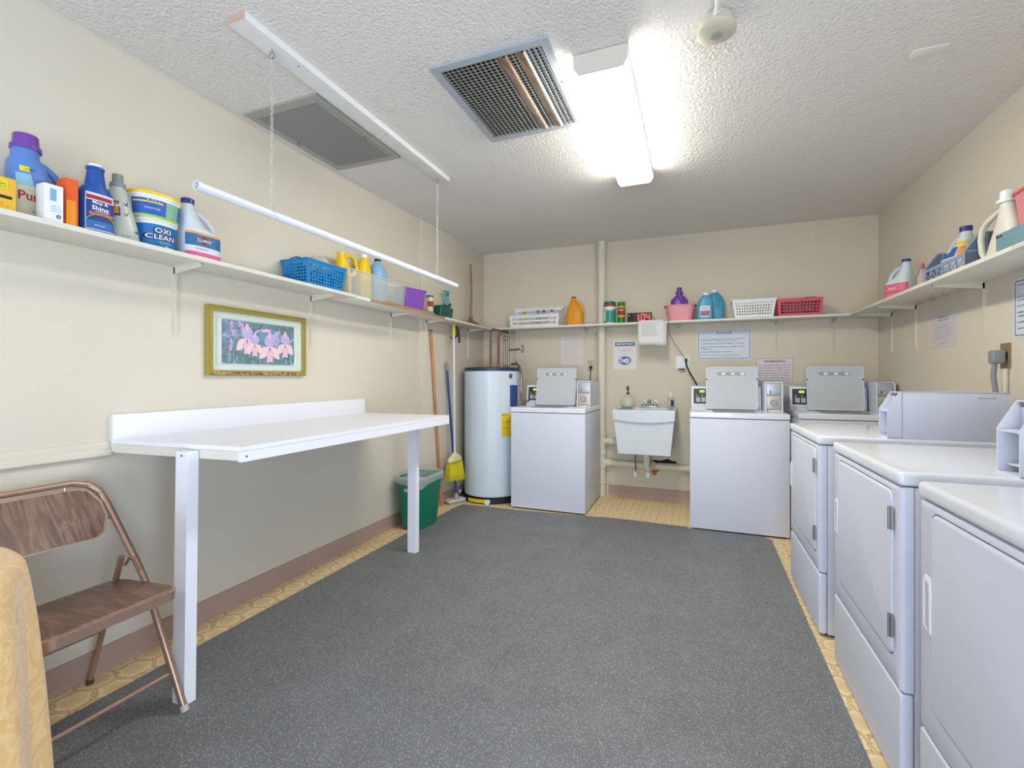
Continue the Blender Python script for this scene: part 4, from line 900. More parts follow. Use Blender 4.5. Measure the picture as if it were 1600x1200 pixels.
for sx in (-1, 1):
    p = [(-d_, 0), (d_, 0), (d_, .175), (-d_ + .06, .175), (-d_, .09)]; x = sx * w_
    sp_ = MB().prism(p, 'x', x - .002, x + .002).build('end_panel', M_slate, t, smooth=0)
    q = MB().tube([(x, a, b_) for a, b_ in p], .005, 6, closed=True).tube([(x, -d_, .09), (x, d_, .09)], .004, 6).tube([(x, .0, 0), (x, .0, .175)], .004, 6)
    q.build('end_rib', PLM('light_slate_plastic', (142, 156, 176), .5), sp_)
s = [(0, -.008, 0, .100, .046, 3), (.015, -.006, 0, .106, .05, 3), (.09, .018, 0, .084, .05, 2.8), (.15, .026, 0, .058, .044, 2.5), (.20, .020, 0, .038, .036, 2.2), (.235, .015, 0, .030, .030, 2), (.245, .015, 0, .030, .030, 2)]
bottle('detergent_jug', 'cream white jug with large looped handle and white cap, right shelf', [(a, b_, c, d, e * .82, f) for a, b_, c, d, e, f in s], M_cream, (1.272, 2.70, ZS), -90,
       cap=([(.038, .242), (.038, .254), (.028, .256), (.026, .292), (.024, .294)], M_wcap, .015),
       handle=([(.01, 0, .228), (-.06, 0, .220), (-.13, -.004, .200), (-.165, -.006, .175), (-.178, -.006, .13), (-.172, -.004, .07), (-.145, 0, .02), (-.09, 0, .014)], .0125))
t = carton('detergent_box', 'teal blue detergent carton lying at the near end of right shelf', (1.206, 2.475, ZS), -90, .23, .036, .080, PLM('teal_card', (112, 150, 160), .6))
text('Purex', M_blk, t, -.09, .070, y=-.0192, w=.045, h=.012, bold=.02); lines(mat('pale_teal_ink', (150, 172, 178), .7), t, -.11, .10, (.055, .043, .031, .018), -.0188, .003)
t = thing('storage_bin', 'pink plastic tub at the right edge of the photo, on right shelf', 'bin', (1.316, 2.515, ZS), -90)
bin_shell(.20, .15, .245, .76, .05).build('bin_wall', M_pink, t); MB().ring(rrect(.215, .165, .055), rrect(.195, .145, .05), 'z', .239, .249).build('rim', PLM('salmon_plastic', (226, 112, 110)), t)

# ------------------------------------------------------------------ framed picture
t = thing('framed_picture', 'gold framed print of pink irises on the left wall', 'picture', (XL + .001, 1.87, 1.352), 90)
W, H = .612, .344
def frame_side(b, pts): b.add(pts, [(0, 1, 2, 3), (4, 5, 6, 7), (0, 1, 5, 4), (1, 2, 6, 5), (2, 3, 7, 6), (3, 0, 4, 7)])
def fr4(w0, h0, w1, h1, y0_, y1_): return MB().ring([(w0, h0), (-w0, h0), (-w0, -h0), (w0, -h0)], [(w1, h1), (-w1, h1), (-w1, -h1), (w1, -h1)], 'y', y0_, y1_)
M_gold = mat('antique_gold', (178, 164, 84), .35, .5, var=.08, scale=40)
g = fr4(W / 2, H / 2, W / 2 - .010, H / 2 - .010, -.022, -.001); g2 = fr4(W / 2 - .009, H / 2 - .009, W / 2 - .026, H / 2 - .026, -.027, -.001); g.v, g.f = g.v, g.f
g.add(g2.v, g2.f); g.build('frame', M_gold, t, smooth=0)
MB().box(-W / 2 + .02, W / 2 - .02, -.0285, -.024, -H / 2 + .004, -H / 2 + .020, .002).build('carved_lower_rail', M_orn, t, smooth=0)
MB().box(-W / 2 + .024, W / 2 - .024, -.010, -.006, -H / 2 + .024, H / 2 - .024).build('mount_board', mat('pale_mount', (214, 222, 216), .7), t, smooth=0)
fr4(W / 2 - .052, H / 2 - .052, W / 2 - .060, H / 2 - .060, -.012, -.010).build('mount_bevel', mat('mint_mount', (196, 212, 204), .7), t, smooth=0)
pw, ph = .218, .108
MB().box(-pw - .006, pw + .006, -.013, -.0105, -ph - .002, ph + .002).build('print', M_paint, t, smooth=0)
M_pet = [mat('petal_pink', (226, 186, 206), .5, var=.1, scale=60), mat('petal_lilac', (186, 172, 214), .5, var=.1, scale=60), mat('petal_cream', (232, 206, 206), .5, var=.1, scale=60), mat('petal_magenta', (160, 84, 130), .5), mat('leaf_sage', (88, 134, 112), .5), mat('sky_print', (110, 150, 182), .5)]
PK = [0]
def petal(b, x, z, l, w_, ang, y):
    PK[0] += 1; y = -.0131 - .00005 * PK[0]
    n = 22; P = []
    for i in range(n):
        a = 2 * pi * i / n; px = l / 2 + l / 2 * cos(a); pz = w_ / 2 * sin(a) * (1 + .22 * sin(5 * a + ang * 9)); px *= 1 + .10 * sin(4 * a + ang * 5); P.append((x + px * cos(ang) - pz * sin(ang), y, z + px * sin(ang) + pz * cos(ang)))
    b.add(P, [tuple(range(n))])
fl = [MB() for _ in M_pet]
petal(fl[5], -.02, .02, .12, .06, .5, -.0131); petal(fl[5], .05, -.03, .08, .05, 1.2, -.0131)
for x in [-.2 + .027 * k for k in range(16)]:
    petal(fl[4], x, -ph, .05 + .03 * random.random(), .008, 1.2 + .8 * random.random(), -.0132)
for x, z, sc in ((-.085, .020, 1.2), (-.04, -.005, .95), (.055, -.015, 1.25), (.158, .006, 1.1)):
    for a, l, w_, k in ((1.57, .062, .042, 0), (1.1, .05, .03, 1), (2.05, .05, .03, 1), (-.75, .068, .036, 2), (-2.4, .068, .036, 2), (-1.57, .070, .040, 0), (-1.57, .02, .006, 3)):
        petal(fl[k], x, z, l * sc, w_ * sc, a, -.0134 - .0001 * k)
for x, z in ((-.185, .07), (-.178, .03), (-.185, -.02), (-.14, .08), (-.125, .065), (-.19, -.05)):
    petal(fl[1], x, z, .035, .022, 1.2, -.0133); petal(fl[3], x, z + .004, .015, .008, 1.4, -.0137)
petal(fl[3], .015, .075, .022, .012, 0, -.0137); petal(fl[0], .0, .07, .06, .02, .1, -.0134); petal(fl[1], .06, .055, .06, .022, -.5, -.0134); petal(fl[1], .08, .05, .05, .02, .6, -.0134); petal(fl[1], -.05, .05, .06, .012, .5, -.0134)
for b, m in zip(fl, M_pet): b.build('painted_petals', m, t, smooth=0, kind='stuff')

# ------------------------------------------------------------------ water heater
HX, HY = -1.855, 4.235
t = thing('water_heater', 'tall white cylindrical water heater with navy top rim, in the left corner', 'water heater', (HX, HY, 0))
r = .272
MB().lathe([(r, .055), (r, 1.235)], n=56).build('tank', mat('heater_enamel', (214, 224, 234), .28, var=.01), t)
MB().lathe([(r + .003, 1.232), (r + .003, 1.262), (r - .004, 1.268)], n=56).build('top_rim', PLM('dark_navy_rim', (46, 54, 88)), t)
MB().lathe([(r + .0045, .03), (r + .0045, .058)], n=56).build('bottom_band', M_black, t)
MB().lathe([(.300, .0), (.306, .050), (.302, .052), (.296, .006)], n=48, cap1=False).build('drain_pan', PLM('black_pan', (36, 36, 38), .5), t)
sec = [(0, 0, 0, r, r, 2), (1.3, 0, 0, r, r, 2)]; secp = [(0, 0, 0, .300, .300, 2), (.052, 0, 0, .307, .307, 2)]
lp = MB().patch(secp, .012, .046, 246, 282, .001).build('label_print', M_yel, t); lp['label'] = 'yellow sticker on the drain pan'
MB().patch(secp, .012, .046, 282, 290, .0012).build('label_print', M_wpl, t)
MB().cyl((.085, -.30, .028), (.090, -.325, .028), .020, .018, n=18).cyl((.09, -.325, .028), (.091, -.332, .028), .024, n=18).build('pan_fitting', M_wpl, t)
MB().cyl((-.29, -.09, .04), (-.315, -.10, .045), .02, n=14).build('pan_fitting', M_wpl, t)
yl = MB().patch(sec, .62, .835, 312, 336, .0012).build('energy_label', M_yel, t); yl['label'] = 'yellow energy guide sticker'
text('ENERGY', M_blk, t, .203, .822, w=.035, h=.012, secs=[(q[0], q[1], q[2], q[3] + .001, q[4] + .001, q[5]) for q in sec]); 
MB().patch(sec, .70, .70 + .003, 314, 330, .0022).build('label_print', M_blk, t)
MB().patch(sec, .755, .758, 314, 330, .0022).build('label_print', M_blk, t)
ct = MB(); q0 = R(322)
M = Matrix.Rotation(R(341) + pi / 2, 4, 'Z')
MB().box(-.045, .045, -r - .016, -r + .02, .90, 1.10, .006).xf(M).build('thermostat_cover', PLM('navy_cover', (44, 76, 134)), t)
M2 = Matrix.Rotation(R(333) + pi / 2, 4, 'Z')
MB().prism([(x, z + 1.185) for x, z in ell(.04, .05, 18)], 'y', -r - .003, -r + .003).xf(M2).build('round_badge', M_steel, t)
def hp(x, y, z): return (x - HX, y - HY, z)
cop = [[(-1.878, 4.25, 1.265), (-1.878, 4.25, 1.62), (-1.878, 4.30, 1.655), (-1.878, YB - .01, 1.655)],
       [(-1.795, 4.25, 1.265), (-1.795, 4.25, 1.58), (-1.775, 4.25, 1.603), (-1.745, 4.25, 1.60), (-1.735, 4.25, 1.57), (-1.728, 4.25, 1.42), (-1.730, 4.25, 1.29)]]
MB().tube([hp(*p) for p in cop[0]], .0105, 10).build('copper_pipe', M_copper, t)
MB().tube([hp(*p) for p in cop[1][:3]], .0125, 10).build('copper_pipe', M_copper, t)
MB().tube([hp(*p) for p in cop[1][2:]], .012, 10).build('flexible_pipe', M_steel, t)
MB().tube([hp(-1.69, 4.25, 1.265), hp(-1.688, 4.25, 1.56), hp(-1.70, 4.25, 1.585)], .010, 10).cyl(hp(-1.688, 4.25, 1.44), hp(-1.57, 4.25, 1.445), .011, n=10).build('branch_pipe', M_steel, t)
for p in ((-1.878, 4.25), (-1.795, 4.25), (-1.730, 4.25), (-1.69, 4.25)): MB().lathe([(.018, 1.264), (.018, 1.28), (.012, 1.30)], cx=p[0] - HX, cy=p[1] - HY, n=12).build('pipe_nipple', PLM('tarnished_brass', (140, 116, 80), .5), t)
def wheel(c, axis, r_, nm='valve_wheel'):
    b = MB(); P = []
    for i in range(20):
        a = 2 * pi * i / 20
        P.append((c[0] + r_ * cos(a), c[1], c[2] + r_ * sin(a)) if axis == 'y' else (c[0], c[1] + r_ * cos(a), c[2] + r_ * sin(a)))
    b.tube(P, .004, 8, closed=True)
    for i in range(0, 20, 5): b.tube([c, P[i]], .003, 6)
    return b.build(nm, M_steel, t)
wheel(hp(-1.705, 4.215, 1.565), 'y', .030); wheel(hp(-1.545, 4.25, 1.447), 'x', .034)
MB().tube([hp(-1.625, 4.3, 1.65), hp(-1.625, 4.29, 1.33), hp(-1.625, 4.26, 1.30)], .004, 8).build('thin_riser', M_steel, t)
MB().tube([hp(-1.66, 4.26, 1.300), hp(-1.60, 4.24, 1.305), hp(-1.555, 4.20, 1.27), hp(-1.525, 4.16, 1.20), hp(-1.515, 4.13, 1.10), hp(-1.515, 4.12, 1.02)], .012, 12).build('flexible_conduit', M_steel, t)
MB().box(*(v for v in (hp(-1.535, 0, 0)[0], hp(-1.49, 0, 0)[0], hp(0, 4.10, 0)[1], hp(0, 4.14, 0)[1])), 1.04, 1.085, .003).build('junction_box', M_grey, t)
MB().tube([hp(-1.512, 4.12, 1.04), hp(-1.51, 4.12, .97), hp(-1.48, 4.14, .945), hp(-1.46, 4.2, .95)], .008, 8).build('flexible_conduit', M_copper, t)

# ------------------------------------------------------------------ wall pipes and sink
t = thing('drain_pipe', 'cream painted pipe stack from floor to ceiling, left of the sink', 'pipe', (-.86, 4.678, 0))
rs = .041
MB().lathe([(rs, 0), (rs, ZC)], n=28).build('stack', M_pipe, t)
hb = MB()
for z, d in ((.12, .02), (.27, .05), (.40, .06), (.60, .03), (1.82, .03), (2.4, .03)): hb.lathe([(rs + .001, z), (rs + .007, z + .004), (rs + .007, z + d - .004), (rs + .001, z + d)], n=28, cap0=False, cap1=False)
hb.build('hub_ring', M_pipe, t)
pp = MB().tube([(0, 0, .328), (.06, 0, .328), (.9, 0, .318)], [.037, .033, .032], 20).tube([(0, 0, .54), (.10, 0, .54), (.16, -.03, .54)], [.034, .034, .030], 18)
pp.build('branch_pipe', M_pipe, t)
MB().lathe([(.042, -.03), (.042, .03)], n=20).xf(Matrix.Translation((.075, 0, .328)) @ Matrix.Rotation(R(90), 4, 'Y')).build('coupling', M_pipe, t)
MB().lathe([(.042, -.012), (.042, .012)], n=20).xf(Matrix.Translation((.095, 0, .54)) @ Matrix.Rotation(R(90), 4, 'Y')).build('coupling', M_pipe, t)
MB().tube([(-.075, .03, 1.12), (-.075, .03, 1.62)], .006, 8).tube([(-.075, .03, 1.71), (-.075, .03, ZC)], .006, 8).build('conduit', M_pipe, t)
st = mat('rust_stain', (172, 108, 50), .8, var=.3, scale=50)
MB().prism([(.475, .305), (.53, .30), (.545, .275), (.52, .25), (.515, .225), (.49, .23), (.47, .262)], 'y', .0455, .0465).build('rust_patch', st, t)
bg = MB().prism([(.46, .36), (.50, .374), (.56, .372), (.62, .392), (.66, .376), (.70, .372), (.70, .352), (.46, .35)], 'y', .0452, .0465).build('wall_hole', PLM('dark_hole', (50, 34, 24), .9), t)

t = thing('utility_sink', 'white wall mounted laundry tub between the two washers', 'sink', (-.415, 4.45, 0))
b = MB(); yf, yb = -.225, .26
def ringpts(w0, y0_, y1_, z): return [(-w0, y0_, z), (w0, y0_, z), (w0, y1_, z), (-w0, y1_, z)]
R0 = ringpts(.262, yf - .012, yb, .885); R1 = ringpts(.258, yf - .012, yb, .80); R2 = ringpts(.252, yf, yb, .79); R3 = ringpts(.222, yf + .03, yb - .02, .493)
I0 = ringpts(.240, yf + .012, yb - .10, .885); I1 = ringpts(.205, yf + .045, yb - .12, .56)
def loops(b, L, close_bottom=None):
    n = len(L[0]); b.add([p for l in L for p in l], [(k * n + i, k * n + (i + 1) % n, (k + 1) * n + (i + 1) % n, (k + 1) * n + i) for k in range(len(L) - 1) for i in range(n)] + [tuple((len(L) - 1) * n + i for i in range(n))]); return b
loops(b, [R0, R1, R2, R3]).build('tub', mat('sink_white', (222, 228, 232), .3, var=.02), t, smooth=0)
MB().add(R0 + I0, [(i, (i + 1) % 4, 4 + (i + 1) % 4, 4 + i) for i in range(4)]).build('rim_top', mat('sink_white', (0, 0, 0)), t, smooth=0)
loops(MB(), [I0, I1]).build('basin', mat('sink_white', (0, 0, 0)), t, smooth=0)
cv = [(-.258, .800)] + [(-.258 + .516 * i / 12, .800 - .022 * sin(pi * i / 12)) for i in range(1, 12)] + [(.258, .800), (.262, .878), (-.262, .878)]
MB().prism(cv, 'y', yf - .020, yf - .008).build('front_apron', mat('sink_apron', (208, 216, 222), .3), t)
MB().cyl((.005, .03, .50), (.005, .03, .36), .030, n=18).tube([(.005, .03, .40), (.005, .03, .35), (.012, .05, .325), (.04, .10, .33), (.05, .16, .36)], .026, 14).build('drain_trap', M_pipe, t)
for x in (-.105, .012):
    sv = MB().tube([(x, .17, .46), (x - .01, .15, .40), (x, .12, .33), (x, .11, .28)], .006, 8)
    o = sv.build('supply_valve', M_steel, t)
    MB().lathe([(.018, -.005), (.018, .005)], n=14).xf(Matrix.Translation((x, .09, .262)) @ Matrix.Rotation(R(80), 4, 'X') @ Matrix.Diagonal((1, 1.5, 1, 1))).build('valve_handle', M_steel, o)
fa = thing('faucet', 'chrome two handle faucet on the laundry tub', 'faucet', (-.40, 4.645, .885))
MB().box(-.085, .085, -.018, .018, 0, .014, .004).build('base_plate', M_chrome, fa)
for s_ in (-1, 1):
    MB().lathe([(.014, .012), (.012, .03)], cx=s_ * .052, n=14).box(s_ * .052 - .022, s_ * .052 - .014, -.012, .012, .022, .068, .003).box(s_ * .052 + .014, s_ * .052 + .022, -.012, .012, .022, .068, .003).box(s_ * .052 - .02, s_ * .052 + .02, -.012, .012, .060, .069, .003).build('handle', M_chrome, fa)
MB().lathe([(.018, .012), (.014, .04), (.012, .075)], n=14).tube([(0, 0, .06), (0, -.05, .075), (0, -.11, .062), (0, -.125, .045)], .009, 10).build('spout', M_chrome, fa)
s = [(0, 0, 0, .050, .050, 2), (.01, 0, 0, .062, .062, 2), (.05, 0, 0, .068, .068, 2), (.085, 0, 0, .055, .055, 2), (.105, 0, 0, .030, .030, 2), (.125, 0, 0, .014, .014, 2)]
t = thing('soap_dispenser', 'round clear glass soap pump on the left of the sink', 'soap dispenser', (-.595, 4.60, .885))
MB().loft(s).build('glass_globe', mat('pale_green_glass', (232, 236, 220), .08, alpha=.45), t)
MB().loft([(a * .7 + .006, x, y, rx * .88, ry * .88, e) for a, x, y, rx, ry, e in s[:4]]).build('soap', mat('olive_soap', (206, 204, 172), .3), t)
MB().lathe([(.015, .122), (.015, .14), (.006, .142), (.006, .165), (.014, .170), (.014, .182), (.005, .184), (.005, .20)], n=16).tube([(0, 0, .196), (.0, -.03, .198), (0, -.038, .188)], .005, 8).box(-.018, .018, -.006, .006, .196, .203).build('pump', PLM('black_chrome', (64, 64, 66), .25, metal=.6), t)
s = [(0, 0, 0, .028, .02, 2.4), (.01, 0, 0, .032, .023, 2.6), (.07, 0, 0, .031, .022, 2.5), (.10, 0, 0, .020, .018, 2.2), (.112, 0, 0, .010, .010, 2)]
bottle('dish_soap_bottle', 'small clear soap bottle with printed label on the right of the sink', s, mat('clear_bottle', (222, 228, 222), .15, trans=.5, ior=1.2), (-.205, 4.60, .885), 0, cap=([(.013, .110), (.012, .125), (.005, .15)], M_wcap, 0),
       labels=[(.02, .075, 215, 270, mat('peach_print', (214, 170, 150), .5), .001), (.02, .08, 270, 325, M_navy, .001)])

# ------------------------------------------------------------------ outlets and cords
def outlet(name, label, loc, w_=.072, h=.118, m=None):
    t = thing(name, label, 'outlet', loc, 0)
    MB().box(-w_ / 2, w_ / 2, -.006, 0, -h / 2, h / 2, .002).build('cover_plate', m or PLM('beige_plate', (196, 186, 150)), t)
    for z in (-.02, .02): MB().prism([(x, zz + z) for x, zz in rrect(.03, .028, .010, 4)], 'y', -.008, -.006).build('socket', PLM('ivory_socket', (180, 168, 130)), t)
    return t
t = outlet('wall_outlet', 'beige wall outlet with black plug above the left washer', (-.974, YB, 1.294))
MB().box(-.013, .013, -.034, -.008, -.036, -.006, .003).tube([(0, -.03, -.03), (.0, -.035, -.06), (-.006, -.02, -.12), (-.006, -.01, -.2)], .004, 8).build('plug', M_black, t)
t = outlet('wall_outlet', 'white double outlet box with black cord beside the notice', (-.105, YB, 1.305), .125, .135, M_wpl)
MB().box(-.055, .03, -.04, -.006, -.05, .05, .006).build('adapter', M_wpl, t)
MB().box(-.03, .02, -.045, -.02, -.064, -.05, .003).box(.02, .042, -.05, -.006, .01, .045, .004).tube([(.03, -.05, .025), (.035, -.055, -.02), (.065, -.10, -.09), (.105, -.16, -.16), (.13, -.2, -.21)], .0065, 8).build('plug', M_black, t)
t = thing('dryer_outlet', 'tarnished brass dryer outlet with grey plug on the right wall', 'outlet', (XR, 3.008, 1.276), -90)
MB().box(-.036, .036, -.008, 0, -.062, .062, .002).build('cover_plate', mat('tarnished_brass_plate', (150, 136, 96), .45, .5, var=.25, scale=40), t)
MB().cyl((0, -.006, 0), (0, -.012, 0), .026, n=20).build('socket', M_black, t)
MB().box(-.026, .026, -.062, -.012, -.038, .028, .012, 3).tube([(0, -.045, -.03), (0, -.05, -.10), (.01, -.045, -.18), (.02, -.04, -.30)], .011, 10).build('plug', M_grey, t)
MB().tube([(.012, -.01, -.062), (.012, -.012, -.35)], .011, 10).build('conduit', M_pipe, t)

# ------------------------------------------------------------------ notices
def board(name, label, loc, rz, w_, h, m=M_paper, th=.0025, cat='sign', r=0):
    t = thing(name, label, cat, loc, rz)
    MB().prism(rrect(w_, h, r, 4) if r else [(w_ / 2, h / 2), (-w_ / 2, h / 2), (-w_ / 2, -h / 2), (w_ / 2, -h / 2)], 'y', -th, -.0003).build('board', m, t, smooth=0)
    return t
def please(label, loc, rz, w_=.452, h=.278):
    t = board('notice_sign', label, loc, rz, w_, h, mat('sign_white', (214, 220, 230), .4), .003, r=.006)
    MB().ring(rrect(w_ - .02, h - .02, .012), rrect(w_ - .028, h - .028, .010), 'y', -.0036, -.003).build('border_line', M_navy, t, smooth=0)
    text('PLEASE', M_navy, t, 0, h / 2 - .030, y=-.0036, w=.135, h=.018, bold=.02)
    MB().box(-w_ / 2 + .026, -.082, -.0036, -.003, h / 2 - .032, h / 2 - .029).box(.082, w_ / 2 - .026, -.0036, -.003, h / 2 - .032, h / 2 - .029).build('rule_line', M_navy, t, smooth=0)
    L = [('• NO PLASTIC, RUBBER OR FOAM GARMENTS, ARTICLES OF', .052, .375), ('  POLYESTER FILL, OR ITEMS TO DYE IN WASHERS', .036, .30), ('• NOT RESPONSIBLE FOR LOSS OR DAMAGE TO CLOTHES', .010, .365),
         ('• REMOVE CLOTHES FROM MACHINES PROMPTLY AFTER', -.020, .372), ('  COMPLETION', -.038, .085), ('• PLEASE CLEAN MACHINES AFTER USING', -.066, .27), ('• SERVICE: CALL OR TEXT, OR VISIT OUR WEB PAGE', -.096, .33)]
    for s_, z, ww in L: text(s_, M_navy, t, -w_ / 2 + .024 + (.008 if s_[0] == ' ' else 0), z, y=-.0036, w=ww * (w_ - .05) / .40, h=.0085, align='LEFT', bold=.015)
    text('CALL ANYTIME DAY OR NIGHT', M_navy, t, .02, -.112, y=-.0036, w=.15, h=.006); 
    return t
please('white PLEASE rules sign on the back wall above the middle washer', (.252, YB, 1.473), 0)
please('white rules sign on the right wall, cut off by the photo edge', (XR, 2.722, 1.495), -90)
t = board('warning_sign', 'white WARNING sign in red print beside the raised middle washer lid', (.662, YB, 1.232), 0, .285, .216, mat('sign_pale', (214, 212, 218), .45))
MB().ring([(.1425, .108), (-.1425, .108), (-.1425, -.108), (.1425, -.108)], [(.1405, .106), (-.1405, .106), (-.1405, -.106), (.1405, -.106)], 'y', -.0032, -.0024).build('border_line', mat('maroon_ink', (120, 70, 84), .6), t, smooth=0)
text('WARNING', M_red, t, 0, .082, y=-.003, w=.165, h=.022, bold=.02)
for k, s_ in enumerate(['YOU ARE RESPONSIBLE AT YOUR', 'OWN RISK FOR ITEMS PUT IN', 'THE WASHER. DO NOT LEAVE', 'CHILDREN ALONE. NO LIABILITY', 'FOR FIRE, HEAT OR DAMAGE', 'TO LOADS. USE CARE AND READ', 'ALL WASHER INSTRUCTIONS']): text(s_, M_red, t, 0, .046 - k * .0225, y=-.003, w=.255, h=.010, bold=.01)
t = board('poster', 'white poster with navy IMPORTANT banner and blue oval emblem', (-.64, YB, 1.39), 0, .222, .285)
MB().box(-.096, .096, -.0034, -.0026, .092, .130).build('banner', mat('slate_banner', (86, 104, 138), .6), t, smooth=0)
text('IMPORTANT', M_wink, t, 0, .111, y=-.0038, w=.165, h=.020, bold=.02)
text('HIGH EFFICIENCY WASHERS', mat('salmon_ink', (190, 130, 124), .6), t, 0, .052, y=-.003, w=.15, h=.007); text('USE HE DETERGENT ONLY', mat('salmon_ink', (0, 0, 0)), t, 0, .036, y=-.003, w=.10, h=.007)
MB().prism([(x, z - .052) for x, z in ell(.112, .078, 28)], 'y', -.0032, -.0026).build('emblem', mat('emblem_blue', (64, 104, 156), .6), t, smooth=0)
MB().ring([(x, z - .052) for x, z in ell(.124, .088, 28)], [(x, z - .052) for x, z in ell(.118, .083, 28)], 'y', -.0032, -.0026).build('emblem', mat('emblem_blue', (0, 0, 0)), t, smooth=0)
text('h', M_wink, t, -.028, -.046, y=-.0036, h=.052, bold=.02); text('e', M_wink, t, .016, -.054, y=-.0036, h=.048, sx=1.3, bold=.02)
t = board('paper_notice', 'faded paper notice taped to the back wall above the left washer', (-1.175, YB, 1.442), 0, .228, .290, mat('faded_paper', (222, 214, 208), .7), .001, 'notice')
text('NOTICE TO RESIDENTS', mat('rosy_ink', (178, 140, 144), .7), t, 0, .12, y=-.0016, w=.15, h=.009); lines(mat('pale_rose_ink', (196, 180, 180), .7), t, -.085, .09, [.085 - k * .022 for k in range(9)], -.0014, .003)
t = board('paper_notice', 'small framed grey paper notice on the right wall between shelf brackets', (XR, 3.631, 1.466), -90, .285, .222, mat('grey_paper', (206, 202, 204), .7), .002, 'notice')
text('LAUNDRY HOURS', M_ink, t, 0, .076, y=-.0026, w=.11, h=.012); text('8 A.M. - 9 P.M.', M_ink, t, 0, .058, y=-.0026, w=.13, h=.012, bold=.03); lines(M_ink, t, -.10, .11, [.028 - k * .014 for k in range(7)], -.0024, .002); lines(M_ink, t, -.06, .07, [-.086], -.0024, .003)

# ------------------------------------------------------------------ ceiling things
# fluorescent wraparound fixture
t = thing('ceiling_light', 'lit fluorescent wraparound ceiling light', 'ceiling light', (-.362, 2.55, ZC))
hx, hy = .112, .62
MB().box(-hx + .003, hx - .003, -hy + .0085, hy - .0085, -.042, 0, .002).build('housing', M_wpl, t)
for y in (-hy, hy - .008):
    MB().prism([(-hx, -.004), (hx, -.004), (hx, -.060), (hx - .02, -.088), (-hx + .02, -.088), (-hx, -.060)], 'y', y, y + .008).build('end_plate', PLM('cream_metal', (214, 208, 196), .4), t)
MB().prism([(-hx + .002, -.0425), (hx - .002, -.0425), (hx - .002, -.060), (hx - .021, -.086), (-hx + .021, -.086), (-hx + .002, -.060)], 'y', -hy + .0085, hy - .0085).build('lens', mat('glowing_lens', (255, 250, 238), .4, emis=LAMP), t, smooth=0)
# return air grille
def grille_frame(t, x0, x1, y0_, y1_, fw, m, z=-.012):
    MB().ring([(x1, y1_), (x0, y1_), (x0, y0_), (x1, y0_)], [(x1 - fw, y1_ - fw), (x0 + fw, y1_ - fw), (x0 + fw, y0_ + fw), (x1 - fw, y0_ + fw)], 'z', z, -.0005).build('frame', m, t, smooth=0)
M_gr = PLM('grey_grille_paint', (168, 168, 160), .5); M_gr2 = PLM('blue_grey_grille', (172, 180, 186), .4)
t = thing('return_air_grille', 'grey louvered return grille in the ceiling beside the hanging rod board', 'vent', (-1.915, 2.085, ZC))
grille_frame(t, -.24, .24, -.345, .345, .032, M_gr, -.010)
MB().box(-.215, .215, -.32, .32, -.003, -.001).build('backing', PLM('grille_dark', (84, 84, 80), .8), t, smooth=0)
inner = MB().ring([(.207, .312), (-.207, .312), (-.207, -.312), (.207, -.312)], [(.196, .300), (-.196, .300), (-.196, -.300), (.196, -.300)], 'z', -.013, -.004); inner.build('door_frame', M_gr, t, smooth=0)
sl = None
for k in range(34):
    x = -.192 + k * .384 / 33
    if sl is None:
        o = MB().add([(-.0035, -.30, -.012), (.0035, -.30, -.0045), (.0035, .30, -.0045), (-.0035, .30, -.012), (-.0025, -.30, -.012), (.0045, -.30, -.0045), (.0045, .30, -.0045), (-.0025, .30, -.012)],
                     [(0, 1, 2, 3), (4, 5, 6, 7), (0, 1, 5, 4), (1, 2, 6, 5), (2, 3, 7, 6), (3, 0, 4, 7)]).build('slat', PLM('slat_grey', (150, 150, 143), .5), t, smooth=0); sl = o
    else: o = sl.copy(); C.objects.link(o); o.parent = t
    o.location = (x, 0, 0)
for x, y in ((-.2, -.02), (.2, .06)): MB().cyl((x, y, -.012), (x, y, -.017), .007, n=10).build('latch', M_steel, t)
# supply register
t = thing('supply_register', 'blue grey ceiling register with rusty angled vanes, beside the light', 'vent', (-.81, 2.115, ZC))
grille_frame(t, -.268, .268, -.340, .340, .036, M_gr2, -.012)
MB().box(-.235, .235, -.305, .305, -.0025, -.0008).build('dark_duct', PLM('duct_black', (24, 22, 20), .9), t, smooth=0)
cp0 = None
for k in range(30):
    y = -.295 + k * .590 / 29
    if cp0 is None: o = cp0 = MB().box(-.23, .23, -.0025, .0025, -.006, -.003).build('cross_blade', PLM('blade_grey', (150, 148, 140), .6), t, smooth=0)
    else: o = cp0.copy(); C.objects.link(o); o.parent = t
    o.location = (0, y, 0)
def vane(x, wv, ang, m, name='vane', label=None):
    b = MB().box(-wv / 2, wv / 2, -.302, .302, -.0008, .0008).xf(Matrix.Rotation(R(ang), 4, 'Y'))
    o = b.build(name, m, t, smooth=0); o.location = (x, 0, -.0125)
    if label: o['label'] = label
    return o
M_van = PLM('vane_grey', (176, 174, 166), .5)
v0 = vane(-.222, .014, 50, M_van)
for k in range(1, 12):
    o = v0.copy(); C.objects.link(o); o.parent = t; o.location = (-.222 + k * .0228, 0, -.0125)
M_rust = m_wood('rusty_vane', (206, 194, 178), (140, 104, 80), (8, 3, 8), .6)
vane(.052, .044, 24, M_rust, 'wide_vane', 'rust stained wide vane'); vane(.078, .014, -50, M_rust)
vane(.102, .010, 50, M_van); vane(.132, .044, 24, M_rust, 'wide_vane', 'rust stained wide vane'); vane(.158, .014, -50, M_van)
for x in (.178, .200, .222): vane(x, .016, 30, M_gr2)
for x, y in ((.25, -.05), (-.25, .1)): MB().cyl((x, y, -.012), (x, y, -.014), .005, n=8).build('screw', M_steel, t)
